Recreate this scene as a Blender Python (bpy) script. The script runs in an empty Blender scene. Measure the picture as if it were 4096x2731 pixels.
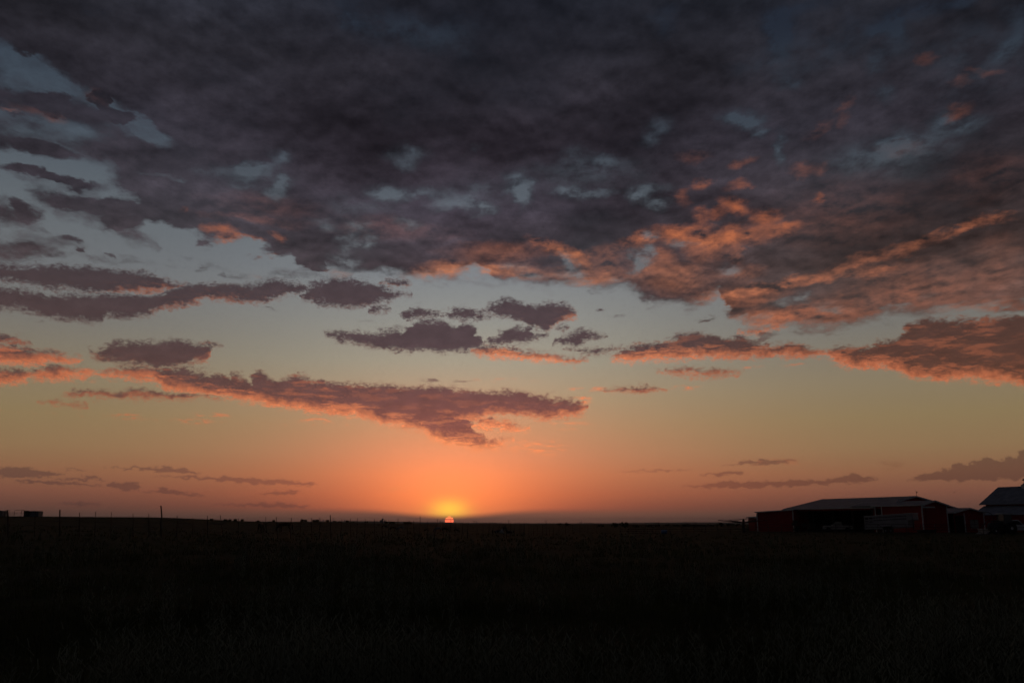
import bpy, bmesh, math, random
import numpy as np
from mathutils import Vector, Matrix

# ------------------------------------------------------------------ camera
S = bpy.context.scene
FPX, EYE = 3500.0, 1.5                      # focal length in photo pixels, eye height
PITCH = math.atan((2093 - 1365.5) / FPX)
cam_d = bpy.data.cameras.new('camera')
cam_d.sensor_width = 36.0
cam_d.lens = FPX / 4096 * 36
cam_d.clip_start = 0.1
cam_d.clip_end = 30000
cam = bpy.data.objects.new('camera', cam_d)
S.collection.objects.link(cam)
cam.location = (0, 0, EYE)
cam.rotation_euler = (math.pi / 2 + PITCH, 0, 0)
S.camera = cam
S.view_settings.view_transform = 'Standard'
S.view_settings.look = 'None'
S.view_settings.exposure = 0
S.view_settings.gamma = 1
cy = S.cycles
cy.max_bounces = 4; cy.diffuse_bounces = 2; cy.glossy_bounces = 2; cy.volume_bounces = 0
cy.transparent_max_bounces = 6
cy.use_adaptive_sampling = True; cy.adaptive_threshold = 0.02; cy.adaptive_min_samples = 12

def ray(px, py):
    """world direction of a point of the photograph (4096 wide)"""
    x = (px - 2048) / FPX; z = (1365.5 - py) / FPX
    c, s = math.cos(PITCH), math.sin(PITCH)
    return Vector((x, c - z * s, s + z * c))
def AE(px, py):
    """azimuth and elevation (degrees) of a direction"""
    d = ray(px, py)
    return math.degrees(math.atan2(d.x, d.y)), math.degrees(math.atan2(d.z, math.hypot(d.x, d.y)))
def lin(c):
    return tuple(((v / 255) / 12.92 if v <= 10 else (((v / 255) + 0.055) / 1.055) ** 2.4) for v in c)

# ------------------------------------------------------------------ sky
W = bpy.data.worlds.new('World'); W.use_nodes = True; S.world = W
NT = W.node_tree; NT.nodes.clear(); L = NT.links
W.cycles.sampling_method = 'MANUAL'; W.cycles.sample_map_resolution = 512

def put(sock, v):
    if isinstance(v, bpy.types.NodeSocket): L.new(v, sock)
    elif v is not None: sock.default_value = v
def M(op, a, b=None, c=None, clamp=False):
    n = NT.nodes.new('ShaderNodeMath'); n.operation = op; n.use_clamp = clamp
    put(n.inputs[0], a); put(n.inputs[1], b); put(n.inputs[2], c)
    return n.outputs[0]
def VM(op, a, b=None, c=None):
    n = NT.nodes.new('ShaderNodeVectorMath'); n.operation = op
    put(n.inputs[0], a); put(n.inputs[1], b)
    if c is not None: put(n.inputs[2], c)
    return n.outputs['Value' if op in ('DOT_PRODUCT', 'LENGTH') else 'Vector']
def XYZ(x, y, z=0.0):
    n = NT.nodes.new('ShaderNodeCombineXYZ'); put(n.inputs[0], x); put(n.inputs[1], y); put(n.inputs[2], z)
    return n.outputs[0]
def SEP(v):
    n = NT.nodes.new('ShaderNodeSeparateXYZ'); put(n.inputs[0], v); return n.outputs
def MR(v, a, b, c=0.0, d=1.0, smooth=True):
    n = NT.nodes.new('ShaderNodeMapRange'); n.clamp = True
    n.interpolation_type = 'SMOOTHSTEP' if smooth else 'LINEAR'
    put(n.inputs['Value'], v); put(n.inputs['From Min'], a); put(n.inputs['From Max'], b)
    put(n.inputs['To Min'], c); put(n.inputs['To Max'], d)
    return n.outputs[0]
def MIX(f, a, b):
    n = NT.nodes.new('ShaderNodeMix'); n.data_type = 'RGBA'
    put(n.inputs[0], f); put(n.inputs[6], a); put(n.inputs[7], b); return n.outputs[2]
def NOISE(v, scale, detail=5.0, rough=0.55, dist=0.0, color=False, lac=2.0):
    n = NT.nodes.new('ShaderNodeTexNoise'); put(n.inputs['Vector'], v)
    n.inputs['Scale'].default_value = scale; n.inputs['Detail'].default_value = detail
    n.inputs['Roughness'].default_value = rough; n.inputs['Distortion'].default_value = dist
    n.inputs['Lacunarity'].default_value = lac
    return n.outputs['Color' if color else 'Fac']
def RAMP(v, stops):
    n = NT.nodes.new('ShaderNodeValToRGB'); r = n.color_ramp
    stops = sorted(stops, key=lambda s: s[0])
    while len(r.elements) < len(stops): r.elements.new(0.5)
    for e, (p, c) in zip(r.elements, stops):
        e.position = p; e.color = (*c, 1)
    put(n.inputs[0], v); return n.outputs[0]
def CURVE(v, pts):
    """piecewise linear curve, a list of (t, y)"""
    n = NT.nodes.new('ShaderNodeFloatCurve'); mp = n.mapping
    mp.use_clip = False; mp.extend = 'HORIZONTAL'
    c = mp.curves[0]
    while len(c.points) < len(pts): c.points.new(0.5, 0.5)
    for p, (x, y) in zip(c.points, pts):
        p.location = (x, y); p.handle_type = 'VECTOR'
    mp.update()
    put(n.inputs['Value'], v); return n.outputs[0]
def FMIX(f, a, b):
    n = NT.nodes.new('ShaderNodeMix'); n.data_type = 'FLOAT'
    put(n.inputs[0], f); put(n.inputs[2], a); put(n.inputs[3], b); return n.outputs[0]

tc = NT.nodes.new('ShaderNodeTexCoord').outputs['Generated']
dirv = VM('NORMALIZE', tc)
dx, dy, dz = SEP(dirv)
AZ = M('MULTIPLY', M('ARCTAN2', dx, dy), 57.29578)
EL = M('MULTIPLY', M('ARCSINE', dz), 57.29578)
ELM = 60.0                                   # elevations are stored as el / ELM in curves

SUN_AZ, SUN_EL = AE(1797, 2082)

# clear sky: one ramp up the sky under the sun, one far to the side
def elpos(y, x=2048): return max(0.0, min(1.0, (AE(x, y)[1] + 2) / 42))
elt = M('MULTIPLY_ADD', EL, 1 / 42, 2 / 42)
C_MID = [(0, (38, 45, 58)), (400, (66, 77, 90)), (800, (104, 113, 122)), (1100, (128, 132, 136)), (1280, (146, 145, 139)),
         (1450, (164, 155, 136)), (1600, (180, 152, 120)), (1720, (192, 144, 108)), (1820, (200, 134, 98)), (1900, (202, 122, 84)),
         (1980, (184, 102, 70)), (2030, (156, 86, 66)), (2050, (140, 88, 70)), (2066, (128, 86, 71)), (2092, (116, 81, 69)), (2200, (70, 54, 50))]
C_SIDE = [(0, (36, 44, 58)), (250, (58, 68, 80)), (500, (72, 82, 93)), (850, (98, 104, 109)), (1100, (110, 112, 114)), (1280, (117, 114, 108)),
          (1500, (134, 121, 98)), (1650, (138, 119, 86)), (1780, (140, 113, 81)), (1880, (138, 98, 72)), (1960, (124, 82, 66)),
          (2020, (102, 70, 60)), (2060, (84, 64, 58)), (2092, (76, 60, 56)), (2200, (50, 38, 40))]
r_mid = RAMP(elt, [(elpos(y), lin(c)) for y, c in C_MID])
r_side = RAMP(elt, [(elpos(y, 350), lin(c)) for y, c in C_SIDE])
dAZ = M('SUBTRACT', AZ, SUN_AZ)
G = M('POWER', 2.71828, M('MULTIPLY', M('POWER', M('DIVIDE', M('ABSOLUTE', M('SUBTRACT', AZ, SUN_AZ + 1.5)), 15.5), 2.0), -1.0))
sky = MIX(G, r_side, r_mid)
# glow round the sun, with a bank of murk hiding its foot
def glow(wx, wy, up, col, p=1.0):
    a = M('DIVIDE', dAZ, wx); b = M('DIVIDE', M('SUBTRACT', EL, up), wy)
    r2 = M('ADD', M('MULTIPLY', a, a), M('MULTIPLY', b, b))
    if p != 1.0: r2 = M('POWER', r2, p)
    g = M('POWER', 2.71828, M('MULTIPLY', r2, -1.0))
    return g
murk = M('SUBTRACT', EL, M('MULTIPLY_ADD', glow(3.6, 50, 0, None), -0.42, 0.80))  # top of the murk dips near the sun
mk = MR(murk, -0.22, 0.28)
def addc(base, col, f):
    return VM('ADD', base, VM('MULTIPLY', XYZ(f, f, f), tuple(lin(col))))
sky = addc(sky, (190, 88, 42), M('MULTIPLY', glow(7.0, 5.0, 1.2, None), mk))
sky = addc(sky, (140, 80, 20), M('MULTIPLY', glow(4.0, 2.4, 1.0, None), mk))
sky = addc(sky, (130, 170, 10), M('MULTIPLY', glow(1.15, 0.62, 0.85, None), mk))

# ---- clouds
def prof(shape):
    """photo polylines of a cloud's top and foot -> curves over azimuth"""
    top, bot = shape['t'], shape['b']
    xs0 = min(top[0][0], bot[0][0]); xs1 = max(top[-1][0], bot[-1][0])
    ym = sum(p[1] for p in top + bot) / len(top + bot)
    P = lambda q: AE(*q)
    T = sorted(P(q) for q in top); B = sorted(P(q) for q in bot)
    a0 = min(T[0][0], B[0][0]); a1 = max(T[-1][0], B[-1][0])
    e = (a1 - a0) * 0.002 + 1e-3
    a0 -= e; a1 += e
    f = lambda Q: [((a - a0) / (a1 - a0), v / ELM) for a, v in Q]
    T, B = f(T), f(B)
    def ends(Q, o):
        out = list(Q)
        if out[0][0] > 0: out = [(0.0, out[0][1] + o)] + out
        if out[-1][0] < 1: out = out + [(1.0, out[-1][1] + o)]
        return out
    T, B = ends(T, -0.02 if not shape.get('open') else 0), ends(B, 0)
    lit = shape.get('lit', [(0, .3), (1, .3)])
    if not isinstance(lit, list): lit = [(0, lit), (1, lit)]
    return a0, a1, T, B, lit

def GROUP(ins, build):
    """wrap part of the node network in a group of floats, so that the tree stays quick to edit"""
    global NT, L
    keep = NT
    gt = bpy.data.node_groups.new('sky_part', 'ShaderNodeTree')
    for k in range(len(ins)): gt.interface.new_socket('in%d' % k, in_out='INPUT', socket_type='NodeSocketFloat')
    NT = gt; L = gt.links
    gi = gt.nodes.new('NodeGroupInput')
    outs = build([gi.outputs[k] for k in range(len(ins))])
    for k in range(len(outs)): gt.interface.new_socket('out%d' % k, in_out='OUTPUT', socket_type='NodeSocketFloat')
    go = gt.nodes.new('NodeGroupOutput')
    for k, o in enumerate(outs): put(go.inputs[k], o)
    NT = keep; L = NT.links
    n = NT.nodes.new('ShaderNodeGroup'); n.node_tree = gt
    for k, v in enumerate(ins): put(n.inputs[k], v)
    return [n.outputs[k] for k in range(len(outs))]

def clouds(shapes, u, v, full=True):
    """union of profiles: returns depth inside the edge, height over the foot (degrees), lit gain"""
    acc = [-1.0, 1.0, 0.0]
    for c in range(0, len(shapes), 5):
        part = shapes[c:c + 5]
        def build(I):
            u, v, s, b, g = I
            vn = M('DIVIDE', v, ELM)
            for sh in part:
                a0, a1, T, B, lit = prof(sh)
                t = M('MULTIPLY_ADD', u, 1 / (a1 - a0), -a0 / (a1 - a0))
                x = CURVE(t, T); y = CURVE(t, B)
                st = M('SUBTRACT', x, vn); sb = M('SUBTRACT', vn, y)
                si = M('MINIMUM', st, sb)
                if full:
                    z = CURVE(t, lit); gt = M('GREATER_THAN', si, s)
                    b = FMIX(gt, b, sb); g = FMIX(gt, g, z)
                s = M('MAXIMUM', si, s)
            return [s, b, g]
        acc = GROUP([u, v] + acc, build)
    s, b, g = acc
    k = lambda q: M('MULTIPLY', q, ELM)
    return (k(s), k(b), g) if full else k(s)

def blobs(lst, p, grow=1.0):
    """sum of soft ellipses: (px, py, rx, ry, gain, tilt); second value: their tight cores"""
    tot = [0.0, 0.0]
    for c in range(0, len(lst), 12):
        part = lst[c:c + 12]
        def build(I):
            A_, E_, acc, core = I
            for e in part:
                x, y, rx, ry = e[:4]; gain = e[4] if len(e) > 4 else 1.0
                rx *= grow; ry *= grow
                a, el = AE(x, y)
                kx = abs(AE(x + 10, y)[0] - a) / 10; ky = abs(AE(x, y - 10)[1] - el) / 10
                ix, iy = 1 / (rx * kx), 1 / (ry * ky)
                X = M('MULTIPLY_ADD', A_, ix, -a * ix); Y = M('MULTIPLY_ADD', E_, iy, -el * iy)
                if len(e) > 5: Y = M('MULTIPLY_ADD', X, e[5] * rx / ry, Y)     # slope in photo pixels, down = +
                w = M('MAXIMUM', M('SUBTRACT', 1.0, M('MULTIPLY_ADD', X, X, M('MULTIPLY', Y, Y))), 0.0)
                w2 = M('MULTIPLY', w, w)
                acc = M('MULTIPLY_ADD', w2, gain, acc)
                if grow != 1.0: core = M('MULTIPLY_ADD', M('MULTIPLY', w2, w2), gain, core)
            return [acc, core]
        tot = GROUP([p[0], p[1]] + tot, build)
    return tot if grow != 1.0 else tot[0]

# profiles of the clouds (points of the photograph turned into azimuth and elevation)
CUM = [
 dict(t=[(-300,1050),(0,1056),(319,1062),(446,1073),(574,1089),(670,1116),(745,1140)], b=[(-300,1075),(0,1122),(128,1141),(306,1163),(408,1173),(542,1170),(689,1163),(745,1142)], lit=[(0,.06),(.6,.08),(.8,.5),(.93,.45),(1,.2)]),
 dict(t=[(-300,1130),(0,1146),(128,1159),(191,1185),(223,1174),(383,1174),(542,1174),(638,1166),(733,1137),(797,1131),(925,1141),(989,1139),(1097,1115),(1199,1126),(1228,1150)], b=[(-300,1240),(0,1244),(64,1240),(159,1259),(255,1281),(395,1283),(421,1262),(561,1270),(638,1246),(784,1212),(829,1192),(957,1208),(1052,1212),(1142,1186),(1228,1156)], lit=[(0,.04),(.5,.06),(.62,.35),(.75,.38),(.9,.2),(1,.08)]),
 dict(t=[(1199,1176),(1240,1135),(1340,1113),(1450,1120),(1530,1148),(1600,1168),(1645,1176)], b=[(1199,1200),(1260,1212),(1360,1225),(1450,1224),(1540,1202),(1645,1180)], lit=.08),
 dict(t=[(1520,1128),(1560,1112),(1610,1116),(1645,1134)], b=[(1520,1134),(1570,1148),(1645,1142)], lit=.2),
 dict(t=[(1475,1238),(1510,1212),(1550,1222),(1566,1236)], b=[(1475,1250),(1510,1256),(1566,1240)], lit=.1),
 dict(t=[(1285,1328),(1366,1320),(1480,1328),(1557,1318),(1621,1321),(1653,1289),(1704,1273),(1774,1281),(1812,1302),(1863,1288),(1902,1308),(1928,1365)], b=[(1285,1334),(1366,1369),(1494,1391),(1653,1403),(1781,1411),(1876,1407),(1928,1378)], lit=.06),
 dict(t=[(1880,1390),(1940,1373),(2036,1391),(2131,1404),(2195,1408),(2260,1425),(2361,1440)], b=[(1880,1410),(1940,1431),(2067,1438),(2157,1448),(2227,1450),(2310,1458),(2361,1446)], lit=[(0,.4),(.2,.95),(.7,.95),(1,.6)]),
 dict(t=[(1602,1263),(1640,1232),(1685,1224),(1723,1238),(1774,1255)], b=[(1602,1270),(1630,1278),(1685,1270),(1774,1261)], lit=.05),
 dict(t=[(1774,1248),(1812,1228),(1863,1226),(1889,1238),(1965,1262)], b=[(1774,1252),(1812,1265),(1876,1278),(1965,1268)], lit=.05),
 dict(t=[(1922,1240),(1978,1211),(2017,1193),(2067,1198),(2125,1217),(2195,1203),(2272,1214),(2320,1260)], b=[(1922,1248),(2036,1272),(2087,1291),(2119,1310),(2182,1324),(2246,1280),(2320,1272)], lit=[(0,.05),(.6,.1),(.9,.5),(1,.6)]),
 dict(t=[(1936,1362),(2004,1327),(2055,1311),(2125,1306),(2144,1340),(2195,1341)], b=[(1936,1372),(1972,1377),(2099,1377),(2150,1358),(2195,1350)], lit=.06),
 dict(t=[(2214,1374),(2259,1340),(2310,1320),(2386,1320),(2424,1335)], b=[(2214,1380),(2291,1383),(2342,1361),(2424,1341)], lit=.06),
 dict(t=[(2225,1300),(2250,1294),(2280,1312)], b=[(2225,1306),(2260,1322),(2280,1318)], lit=.1),
 dict(t=[(2268,1401),(2323,1390),(2418,1388),(2505,1386)], b=[(2268,1405),(2361,1417),(2418,1407),(2505,1391)], lit=.15),
 dict(t=[(2430,1440),(2476,1404),(2546,1375),(2610,1375),(2673,1351),(2732,1338),(2764,1322),(2847,1332),(2904,1356),(2962,1338),(3019,1364),(3089,1381),(3127,1371),(3210,1381),(3312,1404)], b=[(2430,1446),(2533,1452),(2641,1441),(2732,1441),(2796,1430),(3006,1438),(3089,1428),(3217,1436),(3312,1420)], lit=[(0,1.0),(.3,1.0),(.6,.8),(1,.85)]),
 dict(t=[(3300,1404),(3338,1390),(3433,1388),(3491,1372),(3593,1350),(3638,1295),(3689,1276),(3816,1283),(3944,1268),(4096,1262),(4700,1200)], b=[(3300,1422),(3357,1463),(3421,1475),(3561,1470),(3644,1511),(3765,1526),(3912,1517),(4096,1549),(4700,1640)], lit=[(0,1.0),(.5,1.0),(.6,.9),(1,.95)]),
 dict(t=[(2629,1485),(2732,1474),(2830,1477),(2900,1485),(2968,1497)], b=[(2629,1488),(2732,1502),(2860,1507),(2968,1501)], lit=.6),
 dict(t=[(2400,1561),(2500,1543),(2570,1541),(2665,1560)], b=[(2400,1564),(2500,1568),(2570,1568),(2665,1564)], lit=.5),
 dict(t=[(-300,1330),(0,1338),(64,1346),(128,1367)], b=[(-300,1372),(0,1378),(128,1374)], lit=.4),
 dict(t=[(-300,1370),(0,1376),(96,1375),(128,1398),(185,1400),(236,1410),(330,1440)], b=[(-300,1450),(0,1458),(96,1461),(191,1457),(330,1452)], lit=1.1),
 dict(t=[(-300,1460),(0,1468),(128,1477),(217,1459),(319,1477),(415,1492)], b=[(-300,1530),(0,1537),(108,1537),(128,1514),(210,1530),(274,1514),(415,1506)], lit=1.05),
 dict(t=[(348,1404),(395,1407),(446,1375),(478,1369),(574,1360),(631,1369),(695,1358),(765,1367),(829,1380),(848,1402)], b=[(348,1418),(395,1442),(478,1452),(561,1461),(638,1489),(689,1470),(753,1454),(823,1450),(848,1420)], lit=[(0,.25),(.8,.15),(1,.6)]),
 dict(t=[(797,1371),(840,1371),(897,1386)], b=[(797,1378),(850,1388),(897,1391)], lit=.2),
 dict(t=[(405,1492),(446,1480),(555,1461),(638,1474),(733,1464),(823,1493),(880,1494),(912,1515),(925,1488),(982,1501),(995,1525),(1020,1488),(1071,1494),(1110,1519),(1161,1504),(1180,1494),(1212,1494),(1250,1519),(1295,1517),(1327,1536),(1366,1538),(1430,1527),(1589,1544),(1749,1547),(1908,1560),(2004,1557),(2099,1570),(2163,1589),(2310,1602),(2352,1626)],
      b=[(405,1504),(542,1517),(612,1524),(670,1556),(733,1572),(893,1594),(995,1613),(1148,1635),(1276,1655),(1366,1664),(1417,1667),(1494,1690),(1621,1715),(1698,1731),(1760,1702),(1850,1692),(1921,1686),(1972,1661),(2048,1661),(2131,1674),(2214,1680),(2272,1667),(2310,1667),(2352,1640)], lit=[(0,.9),(.45,1),(.65,.8),(.85,.6),(1,.7)]),
 dict(t=[(1660,1640),(1800,1640),(1885,1690),(1905,1735),(1953,1765),(1978,1757),(2060,1756)], b=[(1660,1690),(1723,1758),(1774,1782),(1940,1806),(1978,1798),(2060,1762)], lit=1),
 dict(t=[(1880,1700),(1921,1691),(1959,1665),(2036,1691),(2116,1710)], b=[(1880,1712),(1921,1718),(1972,1715),(2036,1725),(2099,1728),(2116,1718)], lit=1),
 dict(t=[(245,1571),(306,1563),(383,1560),(446,1560),(542,1555),(638,1566),(829,1577),(900,1588)], b=[(245,1574),(332,1592),(434,1592),(676,1602),(829,1593),(900,1592)], lit=.5),
 dict(t=[(160,1610),(240,1606),(344,1617)], b=[(160,1614),(260,1624),(344,1624)], lit=.6),
 dict(t=[(2945,1323),(3000,1316),(3060,1310),(3100,1300),(3160,1300)], b=[(2945,1334),(3020,1334),(3090,1318),(3160,1306)], lit=.8),
]
# thin far clouds low over the horizon
LOW = [
 dict(t=[(-300,1860),(0,1869),(60,1862),(119,1865),(179,1883),(272,1893)], b=[(-300,1908),(0,1908),(119,1909),(208,1907),(272,1900)]),
 dict(t=[(245,1876),(290,1871),(330,1874),(360,1880)], b=[(245,1879),(330,1885),(360,1883)]),
 dict(t=[(222,1916),(330,1908),(380,1908),(432,1913)], b=[(222,1920),(380,1922),(432,1917)]),
 dict(t=[(55,1926),(120,1916),(300,1928),(420,1938)], b=[(55,1929),(250,1941),(420,1944)]),
 dict(t=[(430,1868),(600,1865),(650,1865),(750,1875),(805,1897)], b=[(430,1871),(600,1882),(700,1888),(805,1900)]),
 dict(t=[(615,1901),(700,1903),(880,1904),(950,1907),(1100,1915),(1230,1926),(1268,1937)], b=[(615,1904),(720,1913),(860,1920),(950,1928),(1100,1936),(1200,1943),(1268,1941)]),
 dict(t=[(440,1930),(480,1924),(540,1926),(560,1938)], b=[(440,1945),(500,1962),(560,1960)]),
 dict(t=[(571,1965),(620,1960),(645,1942),(690,1957),(750,1966),(820,1978)], b=[(571,1970),(690,1977),(760,1982),(820,1984)]),
 dict(t=[(1030,1976),(1110,1968),(1110,1960),(1150,1958),(1200,1968)], b=[(1030,1979),(1130,1980),(1200,1974)]),
 dict(t=[(851,2014),(1000,2014),(1150,2006),(1235,2026)], b=[(851,2019),(1000,2026),(1235,2030)]),
 dict(t=[(230,2014),(310,2006),(390,2013)], b=[(230,2018),(310,2019),(390,2018)]),
 dict(t=[(2895,1861),(2980,1841),(3060,1835),(3160,1833),(3185,1842)], b=[(2895,1864),(3000,1855),(3080,1861),(3150,1850),(3185,1847)]),
 dict(t=[(2800,1901),(2860,1889),(2950,1886),(2986,1892)], b=[(2800,1905),(2900,1902),(2986,1898)]),
 dict(t=[(2730,1946),(2850,1935),(2920,1921),(2980,1926),(3000,1915),(3050,1926),(3150,1916),(3310,1920),(3395,1900),(3446,1894),(3505,1912)], b=[(2730,1952),(2980,1952),(3150,1946),(3300,1936),(3420,1930),(3505,1918)]),
 dict(t=[(2470,1885),(2620,1879),(2762,1876)], b=[(2470,1887),(2620,1888),(2762,1879)]),
 dict(t=[(3645,1920),(3694,1894),(3770,1877),(3796,1872),(3847,1848),(3880,1856),(3904,1838),(3925,1822),(3955,1824),(3975,1843),(4005,1836),(4025,1822),(4055,1832),(4080,1802),(4130,1780),(4400,1700)], b=[(3645,1924),(3713,1921),(3872,1924),(4096,1917),(4400,1910)]),
]
DECK = [
 # the great sheet
 dict(open=1, t=[(-900,-3000),(5200,-3000)], b=[(-900,640),(0,655),(77,632),(223,646),(383,676),(574,704),(702,716),(760,790),(800,850),(850,910),(1000,930),(1160,960),(1200,1080),(1366,1104),(1634,1123),(1800,1136),(1876,1117),(1940,1107),(1965,1142),(2080,1145),(2220,1161),(2323,1152),(2386,1165),(2546,1181),(2597,1222),(2673,1225),(2764,1228),(2850,1206),(2890,1190),(2900,1268),(2942,1287),(3038,1306),(3178,1316),(3274,1332),(3421,1315),(3561,1283),(3593,1268),(3816,1257),(4008,1248),(4096,1240),(5200,1100)]),
 dict(open=1, t=[(-600,500),(0,536),(96,542),(255,555),(383,580),(478,542),(542,524),(638,542),(760,558)], b=[(-600,640),(0,658),(77,634),(223,646),(383,676),(574,704),(760,760)]),
 dict(t=[(-400,110),(0,146),(110,165),(250,170)], b=[(-400,150),(0,160),(90,215),(170,250),(250,240)]),
 dict(open=1, t=[(-400,920),(0,935),(64,951),(191,976),(245,1008)], b=[(-400,1070),(0,1065),(160,1058),(245,1014)]),
 dict(t=[(-400,790),(0,796),(70,812),(96,835),(110,880),(172,893)], b=[(-400,920),(0,928),(100,918),(172,908)]),
 dict(t=[(40,732),(110,738),(185,775),(250,808),(300,830)], b=[(40,748),(110,782),(185,806),(300,852)]),
 dict(t=[(410,905),(480,896),(560,912),(620,948),(655,988)], b=[(410,925),(520,974),(600,978),(655,994)]),
]
DARKM = [(2400,930,300,150,.38),(3350,960,480,230,.36),(2430,560,420,190,.30),(1350,520,520,190,.26),(1150,840,420,80,.30),(700,180,600,220,.16),(2200,150,600,180,.18),(3250,480,330,200,.28),
 (2020,600,300,140,.2),(560,620,420,80,.25),(3950,330,300,200,.2),(1650,770,420,110,-.28),(1750,960,380,110,-.22),(2780,740,260,90,-.2),(1250,700,260,70,-.2),(3900,1150,400,90,-.18),(3050,250,160,260,-.25),(3600,130,260,110,-.25),(1500,110,260,110,-.22),
 (1900,330,420,70,-.12),(700,420,220,80,-.12),(3000,600,220,60,-.15),(2750,1120,300,70,-.15)]
THIN = [
 (1270,1010,150,90,1.0),(1180,930,150,60,.95),(960,925,170,48,.75),(830,985,60,22,.5),(1270,1075,110,34,.8),(1090,1000,80,30,.6),
 (300,830,460,120,.40),(180,960,320,70,.38),(1050,900,300,90,.36),(150,700,300,60,.36),
 (100,60,260,110,1.1),(330,120,190,130,1.2),(150,200,170,60,.9),(330,250,140,80,.9),(450,350,130,60,.8),(570,440,120,50,.7),(700,520,90,40,.6),
 (205,420,150,90,1.15),(390,405,90,60,.7),(480,475,100,40,.8),(60,320,60,40,.3),(60,470,120,30,.4),(560,620,300,70,.8),(150,600,260,60,.8),(750,640,200,100,.9),
 (150,700,200,24,.5),(330,740,160,30,.5),(480,900,130,60,.7),(80,860,130,60,.7),(650,780,160,60,.6),(850,820,170,80,.8),(760,900,120,40,.45),(60,1000,200,60,.6),(1000,880,200,70,.9),(1150,960,160,60,.8),  # partly see-through cloud: x, y, rx, ry, gain
 (385,405,90,55,.75),(470,475,110,45,.8),(100,40,200,75,.8),(20,370,60,50,.5),
 (330,800,320,55,.5),(600,740,280,70,.75),(650,850,260,75,.85),(500,660,350,60,.4),(720,800,180,100,.7),
 (900,940,170,65,.65),(1080,930,130,60,.7),(1240,1010,120,70,.8),(1240,1075,120,40,.6),(1120,1020,70,30,.45),(270,945,90,22,.35),
 (800,1075,60,28,.42),(900,1090,60,22,.42),(1020,1020,40,20,.4),(310,998,40,18,.7),(450,1015,35,16,.45),(1110,1230,70,14,.4),
 (1660,1350,90,14,.0),(3050,1340,120,22,.45),(3200,1335,100,20,.35),(4050,1215,200,60,.6),(2830,1262,60,20,.5),(2940,1225,120,35,.55),(2350,1170,60,14,.35),
]
CLEAR = [(50,250,190,75,1.1,.3),(230,335,170,60,1.1,.45),(40,350,100,60,.9),(60,545,230,36,.9),(250,515,280,50,1.1,.05),(440,470,90,40,.8,.5),(520,480,140,45,1.1,.45),(640,535,110,30,1.0,.25),(200,120,120,30,.5,.1),(20,480,80,40,.9),
 (230,668,170,22,.8,.12),(60,720,120,40,.9),(330,740,160,26,.4)]
HOLES = [
 (3300,150,280,110,.22),(1700,130,220,70,.3),(3900,220,220,140,.2),(3560,620,240,80,.2),(1050,720,110,45,.22),(2350,700,220,50,.16),(1900,760,160,36,.16),(1450,830,120,40,.14),
 (1398,76,40,42,.6),(1462,50,60,60,.38),(1560,110,160,70,.16),(1350,20,60,40,.25),
 (975,690,60,22,.5),(1050,672,60,20,.38),(1125,640,36,26,.42),(1128,740,30,28,.5),(1090,780,50,18,.3),(960,740,60,24,.3),
 (860,690,60,24,.2),(1557,765,60,28,.58),(1672,759,65,20,.48),(1608,638,60,26,.26),(1660,606,60,24,.26),(1908,829,60,24,.55),(1800,800,90,26,.34),(2074,740,48,40,.62),(2085,790,26,36,.4),
 (2278,762,60,16,.42),(2380,770,80,16,.3),(2559,800,45,26,.55),(2600,760,60,26,.36),(2629,829,40,18,.42),(2629,516,50,36,.32),(2610,560,40,30,.22),(2291,640,60,40,.2),(2418,663,60,22,.26),
 (2641,60,60,30,.26),(2660,110,50,30,.2),(1634,893,50,22,.3),(1430,900,45,22,.34),
 (3115,80,60,90,.42),(3120,150,48,60,.46),(3140,331,45,30,.5),(3060,270,120,50,.2),(2942,472,65,32,.6),(3006,491,45,20,.46),(3044,529,36,16,.44),(3127,561,22,40,.5),(3120,620,22,40,.4),
 (3510,115,55,28,.42),(3587,90,45,60,.46),(3689,38,100,40,.4),(3848,6,80,30,.4),(4039,204,50,40,.42),(4070,90,50,120,.26),(4020,20,40,40,.3),
 (3574,582,60,26,.45),(3867,497,90,34,.34),(3765,478,50,36,.36),(3542,383,40,40,.3),(3504,255,40,50,.3),(3580,180,60,60,.22),(3230,20,150,30,.26),(3700,560,160,50,.2),(3450,640,140,40,.18),
 (3223,1197,22,18,.5),(2911,1085,34,20,.5),(3695,1178,40,20,.42),(3567,1231,50,18,.5),(3320,1232,60,16,.3),(3130,1215,60,20,.36),(4060,1262,90,16,.5),(3800,1236,90,14,.4),
 (2565,1015,34,40,.6),(2550,1060,20,40,.45),(2616,941,44,18,.55),(2284,1091,40,24,.6),(2272,1040,22,30,.4),(2140,1100,60,20,.4),(2060,1070,60,14,.3),(1398,1047,44,26,.5),(1462,970,24,30,.42),(2740,975,50,20,.5),
 (1395,975,30,40,.36),(1380,1085,60,16,.3),(1300,900,50,20,.25),(2470,1135,70,16,.3),
]
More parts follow.
